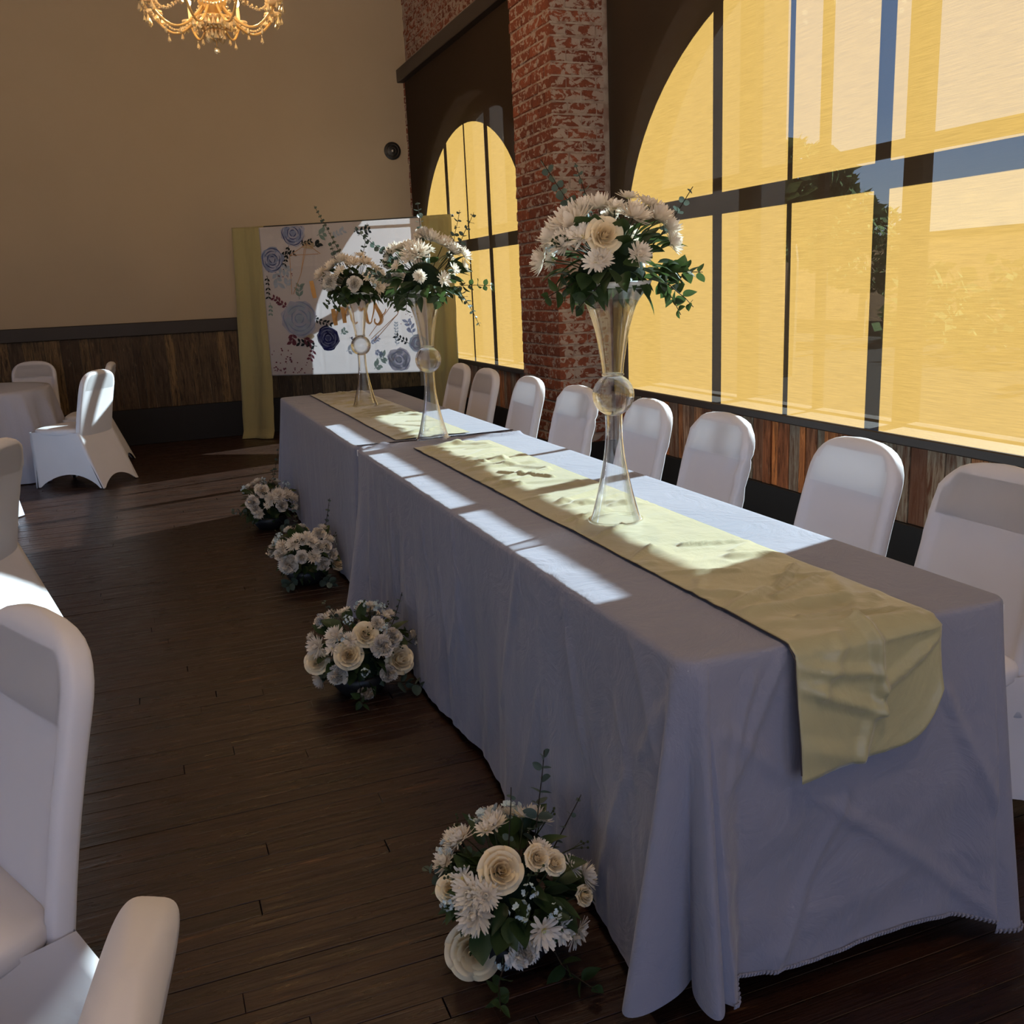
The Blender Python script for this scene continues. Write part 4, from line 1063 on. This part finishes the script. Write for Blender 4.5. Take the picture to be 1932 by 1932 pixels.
arr('V1', 'vase_bouquet', 'large white bouquet with one open cream rose, in the nearest glass vase', GT, .185, .15, 1, True, leaves=105, sprigs=[
    ((-.03, .03, .1), (-.165, .06, .33), 9, .032), ((.0, .05, .1), (-.035, .13, .33), 9, .026), ((.08, -.05, .03), (.215, -.06, -.03), 5, .055, LEAF[2], .03), ((.10, -.02, .03), (.20, -.13, .06), 6, .06, LEAF[2], .03),
    ((.08, -.08, .02), (.20, -.02, .00), 5, .055, LEAF[0], .08), ((-.08, -.05, .03), (-.21, -.03, .03), 4, .062, LEAF[0], .05), ((-.06, -.08, .02), (-.15, -.10, .0), 4, .060, LEAF[2], .05), ((.12, .0, .1), (.22, -.05, .25), 5, .03)])
arr('V2', 'vase_bouquet', 'bright white bouquet of chrysanthemums in the middle glass vase', GT, .19, .16, 2, True, leaves=105, sprigs=[
    ((-.05, 0, .1), (-.27, .06, .28), 10, .03), ((.0, 0, .1), (-.01, -.02, .38), 9, .032), ((.1, 0, .1), (.24, -.02, .33), 7, .036, EULN), ((.1, 0, .08), (.17, -.04, .34), 7, .034, EULN), ((.1, -.05, .02), (.30, -.08, .02), 5, .05, LEAF[0]),
    ((.1, -.05, .02), (.22, -.08, -.03), 8, .03, EULN, .12), ((-.08, -.08, .02), (-.12, -.13, -.03), 5, .06, LEAF[1], .04), ((.02, -.10, .03), (.02, -.17, .0), 4, .07, LEAF[2], .04), ((-.1, 0, .06), (-.25, .0, .10), 7, .04, EULN)])
arr('V3', 'vase_bouquet', 'cream and tan toned bouquet in the farthest glass vase, a long sprig reaching up', GT, .19, .155, 3, True, leaves=105, sprigs=[
    ((-.02, 0, .1), (-.19, .05, .50), 13, .024), ((.02, 0, .1), (.10, .03, .40), 8, .03, EULN), ((.1, -.05, .03), (.25, -.08, -.01), 9, .05, LEAF[1], .06), ((.08, -.08, .03), (.20, -.12, -.04), 8, .05, LEAF[1], .06),
    ((-.08, -.05, .03), (-.20, -.05, .0), 5, .055, LEAF[0], .05), ((-.05, -.1, .02), (-.15, -.12, -.02), 5, .05, LEAF[2], .05), ((-.1, 0, .1), (-.12, .02, .30), 6, .035)])
arr('F1', 'floor_bouquet', 'nearest floor bouquet with big cream roses and a tall dark eucalyptus sprig', GF, .17, .15, 4, False, leaves=125, sprigs=[
    ((.03, -.03, .15), (.105, .02, .445), 9, .040, EULN), ((.06, 0, .15), (.18, .0, .33), 5, .02), ((-.02, -.02, .15), (.01, -.02, .40), 4, .018), ((-.1, 0, .12), (-.18, .02, .24), 4, .035), ((.05, -.1, .06), (.10, -.23, .03), 4, .06, LEAF[2]), ((-.05, -.1, .06), (-.10, -.2, .03), 4, .05, LEAF[0])])
arr('F2', 'floor_bouquet', 'second floor bouquet from the camera, full of cream roses and carnations', GF, .19, .16, 5, False, leaves=125, sprigs=[
    ((-.02, .05, .15), (-.10, .08, .34), 7, .022), ((.1, .02, .15), (.19, .05, .33), 7, .024, EULN), ((.08, -.1, .05), (.20, -.17, .035), 4, .055, EUL), ((-.02, -.1, .06), (-.04, -.21, .03), 4, .05, LEAF[0]), ((.1, 0, .15), (.24, -.02, .20), 6, .03, LEAF[1])])
arr('F3', 'floor_bouquet', 'third floor bouquet, round heads beside the seam of the two cloths', GF, .175, .15, 6, False, leaves=105, sprigs=[
    ((-.03, .05, .15), (-.03, .09, .42), 8, .022), ((.08, .05, .15), (.16, .08, .40), 8, .022), ((.05, -.1, .05), (.10, -.20, .03), 4, .05, EUL), ((-.08, -.1, .06), (-.15, -.17, .035), 4, .055, EUL)])
arr('F4', 'floor_bouquet', 'farthest floor bouquet at the far table corner, in front of the sunlit floor', GF, .19, .155, 7, False, leaves=105, sprigs=[
    ((.0, .05, .15), (.11, .12, .48), 9, .022), ((-.1, 0, .12), (-.23, -.04, .14), 5, .04), ((.05, 0, .15), (.05, .08, .36), 6, .025), ((.05, -.1, .05), (.12, -.2, .03), 3, .05, EUL)])
# fallen petals on the floor
for x, y, lb in ((.52, 5.35, 'tiny white petal on the dark floor beside the third bouquet'), (1.19, 1.16, 'tiny white petal on the floor below the table end'), (1.02, 1.12, 'second tiny petal below the table end, nearer the corner fold')):
    pm = MB(); strip_petal(pm, Vector((0, 0, .002)), petal_frame(rnd.uniform(0, 6), .1), .018, .006, .6, .3)
    o = pm.obj('petal', M['mum'], None, True, (x, y, .001)); tag(o, lb, 'petal', 'fallen petals')

# ================================================================== PRINTED BACKDROP
B0, B1 = Vector((1.006, 10.1, 0)), Vector((2.878, 8.885, 0)); BL = (B1 - B0).length; brz = math.atan2(B1.y - B0.y, B1.x - B0.x)
stand = thing('backdrop_stand', 'thin dark pipe stand holding the printed backdrop and its curtains', 'stand', tuple(B0), brz)
for u in (.03, BL - .05):
    MB().tube([(u, .03, .02), (u, .03, 2.09)], .014, 10).obj('upright', M['black_metal'], stand, True)
    for a in (0, 90, 180):
        c, s = math.cos(math.radians(a)), math.sin(math.radians(a)); k = .16 if u < 1 else .055
        MB().tube([(u, .03, .30), (u + c * k * .7, .03 + s * k * .7, .004)], .008, 8).obj('foot', M['black_metal'], stand, True)
MB().tube([(-.01, .03, 2.085), (BL + .01, .03, 2.085)], .012, 10).obj('crossbar', M['black_metal'], stand, True)
def hang(name, u0, u1, z0, z1, mat, depth, fn, label, cat, group=None, nu=60, nv=60, y0=-.012):
    t = thing(name, label, cat, tuple(B0), brz, group); vs_ = []
    for j in range(nv):
        v = j / (nv - 1)
        for i in range(nu):
            u = i / (nu - 1); du, dy = fn(u, v); vs_.append((u0 + (u1 - u0) * u + du, y0 - depth + dy, z1 + (z0 - z1) * v))
    o = put('fabric', mesh('fabric', vs_, grid_faces(nu, nv), mat), t); md = o.modifiers.new('thickness', 'SOLIDIFY'); md.thickness = .001
    return t
def curt(seed):
    def f(u, v):
        dy = -.018 * math.sin(u * 9 + seed) * (.5 + .7 * v) + .012 * fbm(u * 3, v * 2.2, seed, 3)
        du = (-.11 + .02 * u) * v * (1 if seed == 1 else .15) + .012 * fbm(u * 2, v * 4, seed + 2)
        if v > .97: dy -= .05 * (v - .97) / .03
        return du, dy - .03 * v * u
    return f
hang('olive_curtain', 0, .33, .006, 2.092, M['curtain'], .02, curt(1), 'olive curtain at the left end of the printed backdrop, reaching the floor', 'curtain', 'olive curtains of the backdrop')
hang('olive_curtain', 1.93, 2.232, .006, 2.096, M['curtain'], .012, curt(2), 'olive curtain at the right end of the backdrop, lit from the window behind', 'curtain', 'olive curtains of the backdrop')
def sheetf(u, v):
    d = .004 * fbm(u * 5, v * 4, 3, 3)
    for q in (.17, .34, .5, .67, .84): d -= .0035 * math.exp(-((u - q) / .006) ** 2)
    for q in (.27, .52, .77): d -= .0035 * math.exp(-((v - q) / .007) ** 2)
    return -.02 * v * (1 - u), d
back = hang('printed_backdrop', .30, 1.952, .64, 2.078, M['sheet'], .05, sheetf, 'white cloth backdrop printed with blue roses and gold lettering, behind the far vase', 'backdrop', None, 110, 100, -.02)
YP = -.0795
def flat(parent, name, mat, polys, y=YP):
    m = MB()
    for P_ in polys: m.add([(p[0], y, p[1]) for p in P_], [tuple(range(len(P_)))])
    return m.obj(name, M[mat], parent)
def stroke(pts, ws, sub=8):
    """smooth brush stroke as a row of quads"""
    P_ = []; n = len(pts)
    for i in range(n - 1):
        p0, p1, p2, p3 = pts[max(i - 1, 0)], pts[i], pts[i + 1], pts[min(i + 2, n - 1)]
        for k in range(sub):
            f = k / sub; P_.append(tuple(.5 * (2 * p1[d] + (p2[d] - p0[d]) * f + (2 * p0[d] - 5 * p1[d] + 4 * p2[d] - p3[d]) * f * f + (3 * p1[d] - p0[d] - 3 * p2[d] + p3[d]) * f ** 3) for d in (0, 1)) + (ws[i] + (ws[i + 1] - ws[i]) * f,))
    P_.append((*pts[-1], ws[-1])); out = []
    for i in range(len(P_) - 1):
        (x0, z0, w0), (x1, z1, w1) = P_[i], P_[i + 1]; dx, dz = x1 - x0, z1 - z0; l = math.hypot(dx, dz) or 1; nx, nz = -dz / l, dx / l
        out.append([(x0 - nx * w0, z0 - nz * w0), (x1 - nx * w1, z1 - nz * w1), (x1 + nx * w1, z1 + nz * w1), (x0 + nx * w0, z0 + nz * w0)])
    return out
def blob(cx, cz, rx, rz, n=14, j=.12, seed=0, rot=0):
    r = random.Random(seed); P_ = []
    for k in range(n):
        a = 2 * PI * k / n; q = 1 + r.uniform(-j, j); x, z = rx * q * math.cos(a), rz * q * math.sin(a)
        P_.append((cx + x * math.cos(rot) - z * math.sin(rot), cz + x * math.sin(rot) + z * math.cos(rot)))
    return P_
def lf(cx, cz, L, w, a):
    P_ = []; N = 6
    for k in range(N + 1): v = k / N; P_.append((L * v, w * math.sin(PI * v)))
    for k in range(N - 1, 0, -1): v = k / N; P_.append((L * v, -w * math.sin(PI * v)))
    return [(cx + x * math.cos(a) - z * math.sin(a), cz + x * math.sin(a) + z * math.cos(a)) for x, z in P_]
def print_rose(cx, cz, r, body, petal, ink, seed, clip=9):
    rr = random.Random(seed)
    def cl(Ps): return [[(x, min(z, clip)) for x, z in P_] for P_ in Ps]
    flat(back, 'print_rose', body, cl([blob(cx, cz, r, r * .97, 22, .10, seed)]))
    flat(back, 'print_petals', petal, cl([blob(cx + r * .62 * math.cos(a), cz + r * .62 * math.sin(a), r * .30, r * .22, 10, .1, seed + i, a + PI / 2) for i, a in enumerate([rr.uniform(0, .5) + 2 * PI * k / 6 for k in range(6)])] + [blob(cx, cz, r * .30, r * .26, 12, .1, seed + 9)]), YP - .0006)
    st = []
    for k, q in enumerate((.88, .66, .44, .24)):
        for s in range(3):
            a0 = rr.uniform(0, .6) + s * 2.1 + k * .8; P_ = [(cx + r * q * math.cos(a0 + d) * (1 + .05 * math.sin(d * 5)), cz + r * q * math.sin(a0 + d)) for d in (0, .45, .9, 1.35, 1.7)]
            st += stroke(P_, [.001, r * .032, r * .042, r * .025, .001], 4)
    flat(back, 'print_outline', ink, cl(st), YP - .0012)
print_rose(.655, 2.005, .125, 'print_pale', 'print_blue', 'print_ink', 1, 2.070)
print_rose(.415, 1.770, .120, 'print_blue', 'print_pale', 'print_ink', 2)
print_rose(.640, 1.195, .185, 'print_pale', 'print_mist', 'print_blue', 3)
print_rose(.925, .995, .120, 'print_navy', 'print_ink', 'print_blue', 4)
print_rose(1.640, .762, .118, 'print_pale', 'print_mist', 'print_blue', 5)
print_rose(1.845, .915, .090, 'print_mist', 'print_pale', 'print_blue', 6)
r_ = random.Random(5)
def spray(cx, cz, a, n, L, mat, size, seed):
    rr = random.Random(seed); P_ = stroke([(cx, cz), (cx + L * .5 * math.cos(a + .1), cz + L * .5 * math.sin(a + .1)), (cx + L * math.cos(a), cz + L * math.sin(a))], [.003, .002, .0012], 4)
    for i in range(n):
        f = (i + .6) / n; x, z = cx + L * f * math.cos(a), cz + L * f * math.sin(a)
        for s in (-1, 1): P_.append(lf(x, z, size * rr.uniform(.7, 1.2), size * .24, a + s * rr.uniform(.6, 1.1)))
    flat(back, 'print_leaves', mat, P_, YP + .0004)
for q in ((.49, 1.80, .1, 4, .16, 'print_leaf', .045, 1), (.47, 1.72, -.6, 3, .12, 'print_mist', .07, 2), (.44, 1.66, -1.5, 3, .13, 'print_mist', .08, 3), (.60, 1.90, -1.9, 5, .20, 'print_leaf', .04, 4), (.72, 1.90, .2, 4, .12, 'print_leaf', .035, 5),
          (.90, 1.97, .3, 2, .08, 'print_sage', .075, 6), (.86, 1.87, .5, 2, .06, 'print_leaf', .06, 7), (.52, 1.31, 2.5, 5, .17, 'print_mauve', .05, 8), (.56, 1.06, -1.8, 3, .10, 'print_mauve', .07, 9), (.66, 1.01, -.7, 3, .10, 'print_mauve', .06, 10),
          (.76, 1.20, -.35, 6, .22, 'print_leaf', .045, 11), (.90, 1.10, -1.2, 3, .10, 'print_navy', .07, 12), (.80, .92, 2.9, 4, .20, 'print_leaf', .055, 13), (.76, .90, -2.0, 3, .12, 'print_mauve', .05, 14), (.66, 1.38, 1.5, 3, .14, 'print_sage', .06, 15),
          (1.06, 1.03, .6, 2, .06, 'print_sage', .05, 16), (1.10, .86, .3, 2, .07, 'print_mist', .06, 17), (1.36, .93, .5, 5, .10, 'print_blue', .035, 18), (1.40, .86, -.6, 4, .08, 'print_blue', .04, 19), (1.43, .78, .2, 2, .06, 'print_sage', .07, 20),
          (1.38, .68, .7, 2, .06, 'print_sage', .07, 21), (1.52, .77, .0, 3, .09, 'print_leaf', .03, 22), (1.63, .90, 1.55, 8, .22, 'print_mist', .03, 23), (1.75, .92, 2.6, 4, .14, 'print_leaf', .045, 24), (1.80, 1.00, 1.9, 4, .14, 'print_blue', .06, 25), (1.15, .99, -.2, 2, .05, 'print_navy', .025, 26),
          (.34, 1.62, -1.6, 5, .22, 'print_leaf', .035, 27), (.345, 1.36, -1.6, 3, .12, 'print_sage', .04, 28), (.535, 1.50, 1.2, 2, .07, 'print_mist', .06, 29), (1.28, 1.99, .0, 4, .16, 'print_leaf', .05, 30), (1.05, 1.95, .4, 4, .14, 'print_mist', .05, 31)): spray(*q)
sp = []
for i in range(46): sp.append(blob(.31 + abs(r_.gauss(0, .17)), .66 + abs(r_.gauss(0, .10)), r_.uniform(.004, .012), r_.uniform(.004, .010), 7, .2, i))
for i in range(18): sp.append(blob(1.68 + r_.uniform(0, .22), 1.05 + r_.uniform(0, .35), r_.uniform(.003, .007), r_.uniform(.003, .006), 7, .2, i))
for i in range(10): sp.append(blob(.36 + r_.uniform(0, .25), 1.55 + r_.uniform(0, .2), r_.uniform(.003, .008), r_.uniform(.003, .007), 7, .2, i))
tag(flat(back, 'print_speckles', 'print_mauve', sp), kind='stuff')
gl = []
for a in ([(.60, 1.80), (.79, 1.90), (.92, 1.80)], [(.60, 1.80), (.585, 1.43)], [(.60, 1.80), (.90, 1.80)], [(.76, 1.86), (.70, 1.62), (.60, 1.43)], [(.79, 1.90), (.70, 1.62)], [(1.70, 1.46), (1.66, 1.20), (1.37, .97)], [(1.66, 1.20), (1.74, 1.44)], [(1.66, 1.20), (1.40, .95)], [(1.72, 1.42), (1.35, 1.00)]):
    for p, q in zip(a, a[1:]): gl += stroke([p, q], [.0032, .0032], 1)
flat(back, 'gold_frame_lines', 'gold_thin', gl)
flat(back, 'print_watercolour', 'print_tan', [blob(.80, 1.89, .07, .04, 12, .2, 3), blob(.72, 1.02, .07, .03, 12, .2, 4)], YP + .001)
# brush lettering: one stroke of the upper word shows, below it the word "mrs"
flat(back, 'letter_stroke', 'gold', stroke([(.80, 1.55), (.812, 1.46), (.823, 1.385)], [.020, .024, .020], 6))
flat(back, 'letter_m', 'gold', stroke([(1.00, 1.275), (1.008, 1.20), (1.018, 1.115)], [.020, .024, .020], 6) + stroke([(1.02, 1.16), (1.045, 1.24), (1.085, 1.285), (1.105, 1.24), (1.112, 1.135)], [.006, .008, .014, .022, .020]) + stroke([(1.115, 1.18), (1.14, 1.255), (1.175, 1.285), (1.19, 1.235), (1.195, 1.165), (1.215, 1.125), (1.245, 1.14)], [.006, .008, .014, .022, .020, .010, .006]))
flat(back, 'letter_r', 'gold', stroke([(1.27, 1.285), (1.285, 1.245), (1.305, 1.265), (1.33, 1.255), (1.335, 1.20), (1.345, 1.145), (1.37, 1.12), (1.395, 1.15)], [.012, .014, .012, .016, .020, .018, .008, .005]))
flat(back, 'letter_s', 'gold', stroke([(1.39, 1.15), (1.42, 1.24), (1.435, 1.315), (1.45, 1.27), (1.485, 1.20), (1.492, 1.145), (1.455, 1.108), (1.42, 1.13), (1.425, 1.165)], [.005, .007, .012, .018, .022, .020, .012, .008, .006]) + stroke([(1.485, 1.18), (1.53, 1.22), (1.545, 1.255)], [.006, .005, .004]))

# ================================================================== WALL SPEAKER
sp_ = thing('wall_speaker', 'small round black speaker on the plaster wall near the window corner', 'speaker', (2.75, BY, 2.862))
b_ = MB().lathe([(.001, -.02), (.086, -.02), (.090, -.012), (.090, .0), (.001, .0)], 36)
b_.v = [(x, z, y) for x, y, z in b_.v]; b_.obj('housing', M['black_plastic'], sp_, True)
for r0, r1, nm in ((.060, .072, 'outer_ring'), (.030, .040, 'inner_ring')):
    q = MB().lathe([(r0, -.020), (r1, -.020), (r1 - .002, -.026), (r0 + .002, -.026)], 30, close=True); q.v = [(x, z, y) for x, y, z in q.v]; q.obj(nm, M['shade_metal'], sp_, True)
q = MB().ball((0, 0, 0), .016, 12, 6, .5); q.v = [(x, z - .022, y) for x, y, z in q.v]; q.obj('dust_cap', M['grey_metal'], sp_, True)

# ================================================================== CHANDELIER
def crystal_mat():
    t = NT('cut_crystal'); gl_ = t.new('BsdfGlass'); gl_.inputs['IOR'].default_value = 1.5; t.set(gl_.inputs[0], (1, .93, .78))
    gs = t.new('BsdfGlossy'); t.set(gs.inputs[0], (1.0, .86, .60)); gs.inputs['Roughness'].default_value = .12
    mx = t.new('MixShader'); mx.inputs[0].default_value = .55; t.l.new(gl_.outputs[0], mx.inputs[1]); t.l.new(gs.outputs[0], mx.inputs[2])
    df = t.new('BsdfDiffuse'); t.set(df.inputs[0], (1.0, .86, .60)); m2 = t.new('MixShader'); m2.inputs[0].default_value = .28
    t.l.new(mx.outputs[0], m2.inputs[1]); t.l.new(df.outputs[0], m2.inputs[2]); return t.done(m2)
M['crystal'] = crystal_mat()
M['gold_glass'] = simple('honey_glass_arm', (.62, .42, .18), .18, .6, .1, 8, 0, 60, Transmission_Weight=.35)
M['candle'] = simple('ivory_candle_tube', (.75, .58, .36), .5, .3)
tb = NT('lit_bulb'); em_ = tb.new('Emission'); tb.set(em_.inputs[0], (1, .68, .32)); em_.inputs[1].default_value = 14.0; M['bulb'] = tb.done(em_)
CHX, CHY, CHZ = .687, 6.72, 2.925
ch = thing('chandelier', 'crystal chandelier with candle arms hanging at the top left', 'chandelier', (CHX, CHY, CHZ))
def drop_mesh(L):
    m = MB(); m.ball((0, 0, -L * .10), L * .10, 6, 4); m.lathe([(.0006, -L), (L * .20, -L * .80), (L * .17, -L * .62), (.0008, -L * .22)], 6); return m.mesh('crystal_drop', M['crystal'])
D1, D2, D3 = drop_mesh(.075), drop_mesh(.055), drop_mesh(.095)
MB().lathe([(.001, .22), (.03, .225), (.05, .25), (.085, .29), (.09, .31), (.055, .33), (.03, .36), (.026, .42), (.05, .48), (.04, .54), (.018, .60), (.022, .70), (.001, .72)], 24).obj('column', M['gold_glass'], ch, True)
MB().lathe([(.001, .150), (.045, .155), (.085, .185), (.100, .215), (.094, .215), (.08, .19), (.001, .165)], 24).obj('bottom_bowl', M['gold_glass'], ch, True)
MB().ball((0, 0, .022), .021, 12, 8).obj('crystal_ball', M['crystal'], ch)
MB().tube([(0, 0, .04), (0, 0, .16)], .003, 6).obj('hook', M['gold'], ch)
MB().tube([(0, 0, .70), (0, 0, CZ - CHZ - .03)], .006, 6).obj('chain', M['gold'], ch)
MB().lathe([(.001, CZ - CHZ - .05), (.06, CZ - CHZ - .03), (.065, CZ - CHZ), (.001, CZ - CHZ)], 20).obj('ceiling_rose', M['gold'], ch, True)
for k in range(8):
    a = 2 * PI * k / 8 + .28; c, s = math.cos(a), math.sin(a)
    P_ = [(.045 + .355 * f_ + .018 * math.sin(PI * f_) , .30 - .05 * f_ - .135 * math.sin(PI * f_ ** .95)) for f_ in [i_ / 18 for i_ in range(19)]]
    MB().tube([(r * c, r * s, z) for r, z in P_], .008, 8).obj('arm', M['gold_glass'], ch, True)
    ex, ey = .40 * c, .40 * s
    DZ = -.05
    p = put('drip_pan', MB().lathe([(.008, .298), (.030, .300), (.052, .318), (.056, .332), (.050, .330), (.028, .310), (.008, .308)], 16).mesh('drip_pan', M['crystal'], True), ch, (ex, ey, DZ))
    q = put('candle_tube', MB().lathe([(.011, .308), (.011, .42), (.001, .42)], 10).mesh('candle_tube', M['candle'], True), ch, (ex, ey, DZ))
    put('bulb', MB().ball((0, 0, .447), .016, 8, 6, 1.6).mesh('bulb', M['bulb'], True), ch, (ex, ey, DZ))
    for j in range(6):
        b = 2 * PI * j / 6 + k; put('crystal_drop', D1 if j % 2 else D2, p, (.053 * math.cos(b), .053 * math.sin(b), .322), (0, 0, b))
    for r, z in ((.13, .230), (.22, .163), (.31, .157)): put('crystal_drop', D2 if r > .2 else D1, ch, (r * c, r * s, z - .012), (0, 0, a))
    ld = bpy.data.lights.new('chandelier_bulb', 'POINT'); lo = bpy.data.objects.new('chandelier_bulb', ld); link(lo, ch)
    lo.location = (ex, ey, .50); ld.energy = 6.0; ld.color = (1, .62, .28); ld.shadow_soft_size = .02
for j in range(22): b = 2 * PI * j / 22; put('crystal_drop', D1, ch, (.098 * math.cos(b), .098 * math.sin(b), .215), (0, 0, b))
for j in range(12): b = 2 * PI * j / 12; put('crystal_drop', D3 if j % 2 else D1, ch, (.048 * math.cos(b), .048 * math.sin(b), .158), (0, 0, b))
for j in range(16): b = 2 * PI * j / 16; put('crystal_drop', D1, ch, (.052 * math.cos(b), .052 * math.sin(b), .48), (0, 0, b))
for k in range(8):      # bead swags between the arms
    a0, a1 = 2 * PI * k / 8 + .28, 2 * PI * (k + 1) / 8 + .28; m = MB()
    for i in range(15):
        f = i / 14; a = a0 + (a1 - a0) * f; m.ball((.36 * math.cos(a), .36 * math.sin(a), .27 - .07 * math.sin(PI * f)), .0085, 6, 4)
    for i in range(12):
        f = i / 11; r = .06 + .32 * f; m.ball((r * math.cos(a0), r * math.sin(a0), .50 - .20 * f - .06 * math.sin(PI * f)), .0075, 6, 4)
    tag(m.obj('bead_swag', M['crystal'], ch), kind='stuff')
